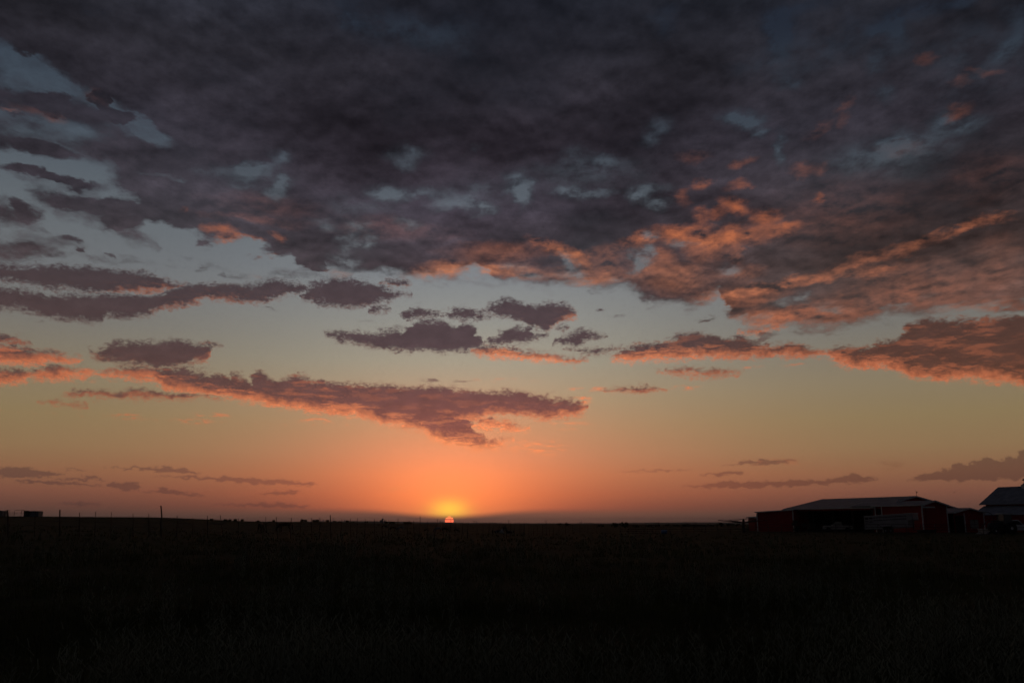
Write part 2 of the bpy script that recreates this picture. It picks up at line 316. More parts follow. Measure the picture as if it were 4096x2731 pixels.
FIRE = [  # where the low light reaches the sheet: x, y, rx, ry, gain, slope
 (3701,250,55,40,.42),(3944,292,90,20,.42,.28),(3829,332,50,20,.32,-.2),(3842,440,80,46,.62,-.2),(3268,523,70,26,.36,-.3),(3376,430,50,30,.3,-.5),(3363,491,30,26,.3),(3600,600,120,40,.2),
 (2981,647,70,28,.6,-.15),(2770,631,80,30,.35),(2808,743,60,26,.65,-.1),(2955,746,60,26,.6,-.3),(3217,679,70,24,.42),(3287,676,34,26,.42),(2730,800,40,50,.5),
 (2930,835,75,36,1.0,.3),(3255,791,40,24,.7),(2796,867,50,34,.8),(2860,860,40,26,.6),(3057,867,75,48,.85),(3134,912,110,28,.85),(2968,944,170,48,.95),(2828,963,140,44,1.0),
 (3976,874,130,26,.75,-.1),(3830,922,130,24,.75,-.38),(3689,969,120,26,.7,-.33),(3560,1010,110,26,.55,-.3),(3440,1050,110,30,.5,-.2),
 (3338,1100,150,26,.95,-.15),(3497,1092,110,24,.75),(3178,1132,140,28,.95,-.18),(3050,1152,150,28,.8,-.1),(2955,1091,110,40,.6),(2891,964,90,60,.5),(2828,1015,90,50,.75),(2936,1021,40,40,.6),(2764,925,110,44,.9),
 (2673,938,90,50,.95),(2578,951,70,40,.9),(2514,975,70,34,.8),(2259,1008,90,40,.95,.3),(2182,983,90,30,.65,.3),(2310,1040,60,44,.85,.6),(2420,1040,110,60,.55),(2620,1040,120,60,.6),
 (2700,1110,200,70,.6),(2400,1110,220,50,.7),(2100,1090,220,40,.7),(1850,1080,190,46,.75),(1700,1105,120,28,.7),(2000,1010,260,50,.35),(2960,1180,240,60,.6),
 (3100,1270,220,55,.75),(3330,1250,260,70,.5),(3550,1180,300,90,.35),(3800,1150,300,90,.35),(3900,1230,220,36,.5),(3650,1080,240,60,.25),(4000,1040,160,120,.25),
 (870,925,80,28,.8),(920,965,60,26,.85),(1000,965,50,18,.5),(1116,950,44,24,.75),(727,845,30,18,.5),(1060,820,300,60,.1),(380,400,90,40,.2),(140,455,120,20,.15),(30,450,50,10,.25),(220,490,70,20,.4),
 (1380,1100,80,20,.4),(1020,1092,40,16,.7),(1050,1020,60,20,.4),(1570,920,320,60,.14),(1000,880,260,26,.2),
 (3350,860,420,160,.16),(3950,700,260,140,.1),
]
P2 = (AZ, EL)
# cumulus: crisp lumpy edges
q1 = XYZ(AZ, M('MULTIPLY', EL, 1.7), 0)
wn = VM('SUBTRACT', NOISE(q1, 0.75, 6, 0.57, color=True), (0.5, 0.5, 0.5))
wu, wv, wq = SEP(wn)
cu = M('MULTIPLY_ADD', wu, 1.9, AZ); cv = M('MULTIPLY_ADD', wv, 0.85, EL)
s, b, g = clouds(CUM, cu, cv)
fine = NOISE(q1, 2.0, 6, 0.58)
fine_up = NOISE(VM('ADD', q1, (0.0, 0.16, 0)), 2.0, 6, 0.58)
ffn = NOISE(q1, 5.0, 4, 0.6)
sf = M('ADD', s, M('ADD', M('MULTIPLY_ADD', fine, 0.9, -0.39), M('MULTIPLY_ADD', ffn, 0.75, -0.375)))
streak = NOISE(XYZ(M('MULTIPLY', AZ, .40), M('MULTIPLY', EL, 2.4), M('MULTIPLY', wq, 2.0)), 1.0, 6, 0.60)
a_cum = MR(sf, -0.16, 0.36)
rel = M('SUBTRACT', fine, fine_up)                      # > 0 on undersides
hb = M('ADD', b, M('ADD', M('MULTIPLY_ADD', fine, 1.0, -0.5), M('MULTIPLY_ADD', streak, 1.2, -0.6)))
foot = M('SUBTRACT', 1.0, MR(hb, 0.02, M('MULTIPLY_ADD', g, 0.7, 0.12)))
rim = M('MULTIPLY', M('SUBTRACT', 1.0, MR(sf, 0.0, 0.20)), MR(b, 1.3, 0.1, 0.25, 1.0))
wide = MR(streak, 0.48, 0.62)
near = M('MAXIMUM', MR(b, 1.3, 0.2, 0.16, 1.0), MR(g, .85, 1.15, 0.0, .7))
l1 = M('MULTIPLY', M('MULTIPLY', foot, g), 1.12)
l2 = M('MULTIPLY', M('MULTIPLY', rim, 0.55), M('MULTIPLY_ADD', g, 0.8, 0.12))
l3 = M('MULTIPLY', M('MULTIPLY', M('MULTIPLY', wide, MR(g, .45, .8)), 0.8), M('MULTIPLY', g, near))
l4 = M('MULTIPLY', M('MULTIPLY', rel, 1.0), M('MULTIPLY', g, near))
lit_c = M('ADD', M('MULTIPLY', M('MAXIMUM', M('MAXIMUM', l1, l2), l3), MR(M('ADD', streak, M('MULTIPLY_ADD', ffn, .5, -.25)), .36, .58, .62, 1.0)), l4, clamp=True)
# body and lit colours of cloud up the sky
B_MID = [(0, (34, 35, 43)), (300, (39, 37, 44)), (600, (47, 42, 50)), (850, (60, 54, 63)), (1000, (70, 62, 69)), (1150, (80, 68, 72)), (1400, (90, 73, 75)),
         (1560, (116, 80, 77)), (1700, (144, 88, 78)), (1800, (165, 98, 80)), (1950, (185, 104, 76)), (2060, (130, 80, 66))]
B_SIDE = [(0, (38, 41, 50)), (300, (43, 42, 49)), (600, (48, 45, 53)), (900, (60, 55, 62)), (1150, (72, 63, 66)), (1400, (84, 67, 66)),
          (1600, (94, 70, 63)), (1900, (98, 70, 60)), (2060, (80, 58, 52))]
L_MID = [(0, (70, 45, 40)), (600, (130, 82, 66)), (900, (200, 112, 72)), (1100, (210, 132, 92)), (1400, (230, 138, 94)), (1560, (244, 136, 88)), (1700, (255, 150, 98)), (1950, (255, 150, 90)), (2060, (200, 110, 80))]
L_SIDE = [(0, (80, 50, 42)), (300, (128, 70, 50)), (600, (140, 84, 62)), (900, (176, 98, 64)), (1150, (180, 108, 78)), (1450, (190, 108, 76)), (1600, (196, 112, 76)), (1900, (128, 78, 62)), (2060, (90, 62, 54))]
rp = lambda c: RAMP(elt, [(elpos(y), lin(k)) for y, k in c])
sky0 = MIX(G, r_side, r_mid)
warm = M('MULTIPLY', MR(AZ, 2, 24), MR(EL, 25, 14))
body = MIX(G, rp(B_SIDE), rp(B_MID)); body = VM('MULTIPLY', body, XYZ(M('MULTIPLY_ADD', warm, .06, 1.0), M('MULTIPLY_ADD', warm, -.14, 1.0), M('MULTIPLY_ADD', warm, -.30, 1.0))); fire = MIX(G, rp(L_SIDE), rp(L_MID))
def shade(col, n, amt):
    k = M('MULTIPLY_ADD', M('SUBTRACT', n, 0.5), amt, 1.0)
    return VM('MULTIPLY', col, XYZ(k, k, k))
# low far clouds
lw = VM('SUBTRACT', NOISE(XYZ(AZ, M('MULTIPLY', EL, 1.8), 7), 1.9, 6, 0.62, color=True), (0.5, 0.5, 0.5))
lu, lv, _ = SEP(lw)
sl = clouds(LOW, M('MULTIPLY_ADD', lu, 2.0, AZ), M('MULTIPLY_ADD', lv, 0.85, EL), full=False)
a_low = M('MULTIPLY', MR(sl, -0.04, 0.09), 0.9)
lowcol = MIX(0.55, body, VM('MULTIPLY', sky, (0.60, 0.64, 0.80)))
sky = MIX(a_low, sky, lowcol)
# small pink flakes and threads in the clear band
q3 = XYZ(M('MULTIPLY', AZ, .8), M('MULTIPLY', EL, 3.2), 11)
fl = NOISE(q3, 1.5, 5, 0.62)
FLAKES = [(520,1665,110,18,.9),(770,1685,110,16,.9),(850,1660,120,14,.8),(1270,1680,160,12,.8),(2150,1790,170,50,.8),(2280,1700,120,30,.5),(2350,1555,100,14,.9),(2740,1550,80,14,1),(3010,1468,60,14,1),(3190,1458,90,12,.6),(1650,1935,90,8,1.1),(1600,1952,60,8,1),(1560,1962,90,9,1.1),(3080,1850,200,20,.6),(2000,1520,200,14,.2),(2330,1600,50,34,.9),(1250,1400,120,20,.0)]
fk = M('MULTIPLY', M('MULTIPLY', blobs(FLAKES, P2), 1.5), MR(fl, 0.48, 0.62))
sky = MIX(M('MULTIPLY', fk, 0.75, clamp=True), sky, fire)
DARKF = [(1740,1520,90,16,1),(1850,1525,90,12,.7),(2180,1568,60,10,.8),(1500,1500,60,12,.2),(1036,1447,26,7,1.4),(2400,1240,24,10,1.4),(2480,1262,70,12,.7),(150,1282,40,10,1),(480,1272,80,12,.8),(1500,1290,120,14,.4),(1560,1302,120,14,.5),(1180,1228,50,10,.7),(3560,1856,90,30,.4)]
dk = M('MULTIPLY', blobs(DARKF, P2), MR(fl, 0.50, 0.62))
sky = MIX(M('MULTIPLY', dk, 0.8, clamp=True), sky, body)
cum_body = shade(VM('MULTIPLY', body, (.90, .90, .92)), NOISE(q1, 0.8, 4, 0.55), 0.55)
cum_col = MIX(lit_c, cum_body, fire)

# the sheet: noise laid on a flat layer overhead, so that it runs in perspective
zz = M('ADD', dz, 0.16)
pl = XYZ(M('DIVIDE', dx, zz), M('MULTIPLY', M('DIVIDE', dy, zz), 0.8), 0)
dn = VM('SUBTRACT', NOISE(pl, 8.0, 7, 0.68, color=True), (0.5, 0.5, 0.5))
du, dv, _ = SEP(dn)
PD = (M('MULTIPLY_ADD', du, 3.4, AZ), M('MULTIPLY_ADD', dv, 2.2, EL))
sd = clouds(DECK, M('MULTIPLY_ADD', du, 4.6, AZ), M('MULTIPLY_ADD', dv, 2.6, EL), full=False)
f1 = NOISE(pl, 9.0, 7, 0.62)
f1u = NOISE(VM('ADD', pl, (0, -0.022, 0)), 9.0, 7, 0.62)
f2 = NOISE(pl, 2.6, 4, 0.5)
f3 = NOISE(pl, 1.7, 6, 0.56)
cov = M('MINIMUM', M('MULTIPLY', sd, 1.05), 1.1)
thin = blobs(THIN, PD)
cov = M('SUBTRACT', cov, M('MINIMUM', M('MULTIPLY', blobs(CLEAR, PD, 1.6)[0], 0.85), 0.92))
cov = M('MAXIMUM', cov, M('MULTIPLY_ADD', thin, 2.7, -0.70))
f4 = NOISE(pl, 17.0, 6, 0.62)
n14 = M('ADD', M('MULTIPLY_ADD', f1, 1.7, -0.85), M('MULTIPLY_ADD', f4, 1.1, -0.55))
dens = M('ADD', M('ADD', n14, cov), M('MULTIPLY_ADD', f3, 1.2, -0.6))
veil, core = blobs(HOLES, PD, 2.0)
hole = M('MINIMUM', M('MULTIPLY', M('MULTIPLY', core, 1.7), MR(f4, 0.36, 0.62, 0.1, 1.0)), 0.62)
a_deck = M('MULTIPLY', MR(dens, -0.25, 0.85), M('SUBTRACT', 1.0, hole))
fr, _fc = blobs(FIRE, PD, 1.14); fr = M('MULTIPLY', fr, 1.2)
f1r = M('SUBTRACT', f1, f1u)
relief = M('MULTIPLY_ADD', f1r, 4.5, 0.62)
thick = MR(dens, 0.30, 1.25)
lit_d = M('MULTIPLY', fr, M('MULTIPLY_ADD', relief, 0.75, M('MULTIPLY_ADD', thick, -0.50, 0.40)), clamp=True)
db = shade(body, f2, 2.6)
db = shade(db, f3, 1.6)
db = shade(db, f1, 0.7)
db = shade(db, f4, 0.4)
db = shade(db, M('ADD', 0.5, f1r), 2.0)
db = shade(db, M('SUBTRACT', 0.5, blobs(DARKM, PD)), 1.0)
db = MIX(M('MINIMUM', M('ADD', MR(f3, .42, .66, 0.0, .4), M('MULTIPLY', veil, M('MULTIPLY_ADD', f4, 1.3, 0.1))), 0.62), db, VM('MULTIPLY', sky0, (0.24, 0.235, 0.25)))
lit_d = M('MULTIPLY', lit_d, MR(f4, .36, .60, .55, .92))
deck_col = MIX(lit_d, db, fire)

# the setting sun: a disc cut by bars of murk just over the horizon
rr = VM('LENGTH', XYZ(dAZ, M('SUBTRACT', EL, SUN_EL), 0))
disc = M('SUBTRACT', 1.0, MR(rr, 0.262, 0.285))
bars = RAMP(M('MULTIPLY_ADD', M('SUBTRACT', EL, SUN_EL), 1.5, 0.5),
            [(0.0, (.0,)*3), (0.30, (.4,)*3), (.42, (1,)*3), (.49, (.55,)*3), (.56, (1.,)*3), (.60, (.0,)*3), (.665, (.0,)*3), (.69, (1,)*3), (.76, (1,)*3), (.79, (.0,)*3), (.85, (.0,)*3), (.87, (1,)*3), (.96, (.8,)*3)])
sd_ = VM('MULTIPLY', VM('MULTIPLY', XYZ(disc, disc, disc), bars), (2.8, 0.36, 0.13))
sky = VM('ADD', sky, sd_)
# below the horizon and behind the viewer: dim
back = MR(dy, -0.1, 0.75); high = MR(EL, 34, 46)
def ends(c):
    c = MIX(back, lin((37, 36, 40)) + (1,), c)
    return MIX(high, c, lin((30, 32, 40)) + (1,))
bg = NT.nodes.new('ShaderNodeBackground'); bg.inputs[1].default_value = 1.0
put(bg.inputs[0], ends(MIX(a_deck, MIX(a_cum, sky, cum_col), deck_col)))
wo = NT.nodes.new('ShaderNodeOutputWorld'); L.new(bg.outputs[0], wo.inputs[0])

sun_d = bpy.data.lights.new('sun', 'SUN'); sun_d.energy = 0.02; sun_d.angle = math.radians(0.53); sun_d.color = (1.0, 0.35, 0.15)
sun = bpy.data.objects.new('sun', sun_d); S.collection.objects.link(sun)
sun.rotation_euler = (math.radians(90 - 0.6), 0, math.radians(180 - SUN_AZ))

# ================================================================== helpers for things
COL = S.collection
rnd = random.Random(7)
def P(px, py, d):
    """point at forward distance d that the photograph shows at (px, py)"""
    r = ray(px, py); return Vector((r.x * d / r.y, d, EYE + r.z * d / r.y))

_U = [(-900, -0.9), (0, None), (600, None), (1200, None), (1800, None), (2600, None), (3300, None), (4096, None), (5000, None)]
UX = np.array([-6000, -900, 0, 600, 1200, 1800, 2600, 3300, 4096, 5000, 9000], float)
UX = (UX - 2048) / FPX / 0.979
DD = np.array([-50, 5, 20, 57, 90, 160, 250, 350, 600, 1200, 3000, 8000, 40000], float)
ZT = np.array([
 [0, 0, .05, .3, .5, 1, 1.5, 2, 2, 1, 0, 0, 0],
 [0, 0, .1, .6, 1.0, 1.8, 3.1, 4.2, 4.6, 4, 1, 0, 0],
 [0, 0, .1, .65, .95, 1.5, 3.1, 4.42, 4.9, 4, 1, 0, 0],
 [0, 0, .1, .5, .6, .75, 2.4, 4.0, 4.9, 4, 1, 0, 0],
 [0, 0, .05, .3, .25, .15, .9, 2.0, 2.6, 2.0, 0, -2, -2],
 [0, 0, .02, .15, .0, -.1, .1, .6, 1.2, 1.0, -1, -3, -4],
 [0, 0, 0, .1, 0, -.1, -.1, -.1, .5, .4, -1, -3, -4],
 [0, 0, 0, 0, 0, 0, 0, .1, .4, .4, -1, -3, -4],
 [0, 0, 0, 0, 0, 0, 0, 0, .3, .4, -1, -3, -4],
 [0, 0, 0, 0, 0, 0, 0, 0, 0, 0, -1, -3, -4],
 [0, 0, 0, 0, 0, 0, 0, 0, 0, 0, -1, -3, -4]])
def ground_z(x, y):
    x = np.asarray(x, float); y = np.asarray(y, float)
    u = x / np.maximum(y, 12.0)
    i = np.clip(np.searchsorted(UX, u) - 1, 0, len(UX) - 2); j = np.clip(np.searchsorted(DD, y) - 1, 0, len(DD) - 2)
    fu = np.clip((u - UX[i]) / (UX[i + 1] - UX[i]), 0, 1); fd = np.clip((y - DD[j]) / (DD[j + 1] - DD[j]), 0, 1)
    fu = fu * fu * (3 - 2 * fu)
    z = (ZT[i, j] * (1 - fu) + ZT[i + 1, j] * fu) * (1 - fd) + (ZT[i, j + 1] * (1 - fu) + ZT[i + 1, j + 1] * fu) * fd
    bump = .05 * np.sin(x * .31 + 1.3 * np.sin(y * .17)) * np.sin(y * .23 + .7) + .03 * np.sin(x * 1.1 + y * .7) * np.sin(y * .9 - x * .4)
    return z + bump * np.clip((250 - np.hypot(x, y)) / 250, 0, 1)
def gz(x, y): return float(ground_z(x, y))

MATS = {}
def mat(name, rgb, rough=.8, var=.25, scale=2.0, metal=0.0, spec=.3, bump=0.0, stretch=(1, 1, 1)):
    if name in MATS: return MATS[name]
    m = bpy.data.materials.new(name); m.use_nodes = True; nt = m.node_tree; b = nt.nodes['Principled BSDF']
    b.inputs['Roughness'].default_value = rough; b.inputs['Metallic'].default_value = metal
    b.inputs['Specular IOR Level'].default_value = spec
    tcn = nt.nodes.new('ShaderNodeTexCoord'); mp = nt.nodes.new('ShaderNodeMapping'); mp.inputs['Scale'].default_value = stretch
    nz = nt.nodes.new('ShaderNodeTexNoise'); nz.inputs['Scale'].default_value = scale; nz.inputs['Detail'].default_value = 5
    cr = nt.nodes.new('ShaderNodeValToRGB')
    cr.color_ramp.elements[0].position = .3; cr.color_ramp.elements[1].position = .7
    cr.color_ramp.elements[0].color = (*[c * (1 - var) for c in rgb], 1); cr.color_ramp.elements[1].color = (*[min(1, c * (1 + var)) for c in rgb], 1)
    l = nt.links; l.new(tcn.outputs['Object'], mp.inputs[0]); l.new(mp.outputs[0], nz.inputs['Vector']); l.new(nz.outputs['Fac'], cr.inputs[0]); l.new(cr.outputs[0], b.inputs['Base Color'])
    if bump:
        bn = nt.nodes.new('ShaderNodeBump'); bn.inputs['Strength'].default_value = bump; l.new(nz.outputs['Fac'], bn.inputs['Height']); l.new(bn.outputs[0], b.inputs['Normal'])
    MATS[name] = m; return m
def ribbed(name, rgb, pitch, rough=.55, metal=0.0, axis=0, stain=.2):
    """sheet metal with standing ribs: wave bump along one object axis"""
    if name in MATS: return MATS[name]
    m = mat(name, rgb, rough, stain, .6, metal)
    nt = m.node_tree; b = nt.nodes['Principled BSDF']; w = nt.nodes.new('ShaderNodeTexWave'); w.bands_direction = 'XYZ'[axis]
    w.inputs['Scale'].default_value = 1 / pitch / 3.1831
    tcn = nt.nodes.new('ShaderNodeTexCoord'); bn = nt.nodes.new('ShaderNodeBump'); bn.inputs['Strength'].default_value = .6; bn.inputs['Distance'].default_value = .03
    nt.links.new(tcn.outputs['Object'], w.inputs['Vector']); nt.links.new(w.outputs['Fac'], bn.inputs['Height']); nt.links.new(bn.outputs[0], b.inputs['Normal'])
    return m

class MB:
    def __init__(s): s.v = []; s.f = []
    def add(s, vs, fs):
        o = len(s.v); s.v += [tuple(v) for v in vs]; s.f += [tuple(i + o for i in f) for f in fs]
    def prism(s, pts, ext):
        """closed polygon pts (3-D, planar) pushed along vector ext"""
        n = len(pts); p = [Vector(q) for q in pts]; e = Vector(ext)
        s.add(p + [q + e for q in p], [tuple(range(n))[::-1], tuple(range(n, 2 * n))] + [(i, (i + 1) % n, n + (i + 1) % n, n + i) for i in range(n)])
    def box(s, c, size, rot=None):
        c = Vector(c); h = Vector(size) / 2
        vs = [Vector((x * h.x, y * h.y, z * h.z)) for x in (-1, 1) for y in (-1, 1) for z in (-1, 1)]
        if rot is not None: vs = [rot @ v for v in vs]
        s.add([c + v for v in vs], [(0, 1, 3, 2), (4, 6, 7, 5), (0, 4, 5, 1), (2, 3, 7, 6), (0, 2, 6, 4), (1, 5, 7, 3)])
    def tube(s, pts, rad, n=8):
        pts = [Vector(p) for p in pts]; rr = rad if isinstance(rad, (list, tuple)) else [rad] * len(pts)
        rings = []
        for i, p in enumerate(pts):
            d = (pts[min(i + 1, len(pts) - 1)] - pts[max(i - 1, 0)]).normalized()
            a = d.orthogonal().normalized() if abs(d.z) < .9 else d.cross(Vector((1, 0, 0))).normalized()
            if abs(d.z) < .9: a = d.cross(Vector((0, 0, 1))).normalized()
            b = d.cross(a)
            rings.append([p + (a * math.cos(t) + b * math.sin(t)) * rr[i] for t in (2 * math.pi * k / n for k in range(n))])
        vs = [v for r in rings for v in r]; fs = [tuple(range(n)), tuple(range(len(vs) - n, len(vs)))[::-1]]
        for i in range(len(pts) - 1):
            for k in range(n):
                a0 = i * n + k; a1 = i * n + (k + 1) % n; fs.append((a0, a0 + n, a1 + n, a1))
        s.add(vs, fs)
    def lathe(s, c, prof, n=16, axis='z'):
        c = Vector(c); vs = []; 
        for r, h in prof:
            for k in range(n):
                t = 2 * math.pi * k / n; q = (r * math.cos(t), r * math.sin(t), h)
                if axis == 'x': q = (h, q[0], q[1])
                if axis == 'y': q = (q[0], h, q[1])
                vs.append(c + Vector(q))
        m = len(prof); fs = [(i * n + k, i * n + (k + 1) % n, (i + 1) * n + (k + 1) % n, (i + 1) * n + k) for i in range(m - 1) for k in range(n)]
        fs += [tuple(range(n))[::-1], tuple(range((m - 1) * n, m * n))]
        s.add(vs, fs)
    def build(s, name, m, parent=None, smooth=False, loc=None, bevel=0):
        me = bpy.data.meshes.new(name); me.from_pydata(s.v, [], s.f); me.update(); me.validate()
        bm = bmesh.new(); bm.from_mesh(me); bmesh.ops.recalc_face_normals(bm, faces=bm.faces); bm.to_mesh(me); bm.free()
        if smooth: me.polygons.foreach_set('use_smooth', [True] * len(me.polygons))
        me.materials.append(m); o = bpy.data.objects.new(name, me); COL.objects.link(o)
        if parent is not None: o.parent = parent
        if loc is not None: o.location = loc
        if bevel:
            bv = o.modifiers.new('bevel', 'BEVEL'); bv.width = bevel; bv.segments = 2; bv.limit_method = 'ANGLE'
        return o
def tag(o, label, cat, group=None, kind=None):
    if label: o['label'] = label
    if cat: o['category'] = cat
    if group: o['group'] = group
    if kind: o['kind'] = kind
    return o
def empty(name, label, cat, loc, rz=0, group=None):
    o = bpy.data.objects.new(name, None); COL.objects.link(o); o.location = loc; o.rotation_euler = (0, 0, rz); o.empty_display_size = .3
    return tag(o, label, cat, group)
def dup(root, loc, rz=0, label=None, scale=None):
    r = root.copy(); COL.objects.link(r); r.location = loc; r.rotation_euler = (0, 0, rz)
    if label: r['label'] = label
    if scale: r.scale = (scale,) * 3
    for ch in list(root.children):
        c = ch.copy(); COL.objects.link(c); c.parent = r
        for g2 in ch.children:
            d = g2.copy(); COL.objects.link(d); d.parent = c
    return r

RED = ribbed('barn_red', (.34, .024, .022), .23, .6, axis=0)
REDY = ribbed('barn_red_cross', (.34, .024, .022), .23, .6, axis=1)
ROOF = ribbed('roof_metal', (.17, .172, .18), .5, .5, .3, axis=1)
WHITE = mat('white_trim', (.72, .70, .68), .5, .08)
DARKW = mat('dark_wood', (.07, .05, .035), .9, .35, 6)
STEEL = mat('rusty_pipe', (.06, .045, .04), .7, .4, 4)
WIRE = mat('fence_wire', (.09, .085, .08), .6, .2)
GALV = mat('galvanised', (.30, .31, .33), .5, .2, 3, .3)
RUBBER = mat('rubber', (.02, .02, .02), .9, .2)
GLASS = mat('dark_glass', (.02, .022, .025), .15, .05, spec=.5)
POST = mat('weathered_post', (.09, .07, .055), .95, .4, 8, bump=.4, stretch=(1, 1, .2))
HAY = mat('hay', (.16, .12, .06), .95, .35, 9, bump=.5)
FOL = mat('far_leaves', (.045, .055, .025), .9, .5, 3)
BARK = mat('bark', (.06, .05, .04), .95, .3, 5)

# ------------------------------------------------------------------ ground
def sheet(name, xs, ys, zf, m):
    X, Y = np.meshgrid(xs, ys); Z = zf(X, Y); n, k = X.shape
    co = np.stack([X, Y, Z], -1).reshape(-1, 3)
    idx = (np.arange(n - 1)[:, None] * k + np.arange(k - 1)[None]).reshape(-1)
    F = np.stack([idx, idx + 1, idx + k + 1, idx + k], 1)
    me = bpy.data.meshes.new(name); me.from_pydata(co.tolist(), [], F.tolist()); me.polygons.foreach_set('use_smooth', [True] * len(F)); me.update()
    me.materials.append(m); o = bpy.data.objects.new(name, me); COL.objects.link(o); return o
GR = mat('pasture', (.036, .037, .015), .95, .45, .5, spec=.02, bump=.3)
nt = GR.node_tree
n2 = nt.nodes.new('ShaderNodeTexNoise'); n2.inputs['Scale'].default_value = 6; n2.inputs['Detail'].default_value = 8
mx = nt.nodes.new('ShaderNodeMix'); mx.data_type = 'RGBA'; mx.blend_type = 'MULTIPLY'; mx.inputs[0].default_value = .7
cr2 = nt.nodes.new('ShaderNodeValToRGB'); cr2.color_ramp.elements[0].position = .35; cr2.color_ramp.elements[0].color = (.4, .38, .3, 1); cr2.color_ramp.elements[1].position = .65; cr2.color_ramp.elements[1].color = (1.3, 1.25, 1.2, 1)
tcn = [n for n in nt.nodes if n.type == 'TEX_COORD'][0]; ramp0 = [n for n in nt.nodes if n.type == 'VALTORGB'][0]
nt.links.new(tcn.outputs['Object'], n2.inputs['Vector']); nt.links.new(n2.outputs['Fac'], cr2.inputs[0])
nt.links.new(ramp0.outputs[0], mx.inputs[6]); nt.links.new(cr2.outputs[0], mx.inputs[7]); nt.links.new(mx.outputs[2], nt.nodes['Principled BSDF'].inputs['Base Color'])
tt = np.linspace(-7.6, 7.6, 261); gx = 15 * np.sinh(tt) / 1.0
ty = np.linspace(-5, 7.6, 261); gy = 15 * np.sinh(ty)
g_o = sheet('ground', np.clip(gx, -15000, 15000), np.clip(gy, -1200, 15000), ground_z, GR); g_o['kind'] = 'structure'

# far rise on the skyline, with its woods
hp = [(900, 2084), (1150, 2086), (1300, 2084.5), (1420, 2083.2), (1560, 2085), (1700, 2087.5), (1800, 2088.5), (1870, 2091), (1920, 2090), (2100, 2092), (2400, 2092), (2560, 2090), (2700, 2089), (2850, 2088), (3000, 2087), (3200, 2086), (3600, 2086), (4300, 2087)]
def hills():
    n = 900; xs = np.linspace(700, 4600, n); ys = np.interp(xs, [p[0] for p in hp], [p[1] for p in hp])
    r = np.random.RandomState(3); j = np.convolve(r.randn(n), np.ones(3) / 3, 'same') * 1.1 + np.convolve(r.randn(n), np.ones(12) / 12, 'same') * 1.6
    D = 6500; rows = []
    for k, (dd, h) in enumerate([(-900, 0), (-200, .55), (0, 1), (250, 1), (1500, .4)]):
        row = []
        for x_, y_, jj in zip(xs, ys, j):
            p = P(x_, y_ - abs(jj) * .8 * (k in (2, 3)), D); base = -4.0
            q = Vector((p.x * (D + dd) / D, D + dd, base + (p.z - base) * h)); row.append(q)
        rows.append(row)
    m = MB(); m.v = [tuple(q) for row in rows for q in row]
    m.f = [(a * n + i, a * n + i + 1, (a + 1) * n + i + 1, (a + 1) * n + i) for a in range(4) for i in range(n - 1)]
    o = m.build('hills', mat('far_hill', (.05, .052, .035), 1, .3, .004)); o['kind'] = 'structure'
hills()

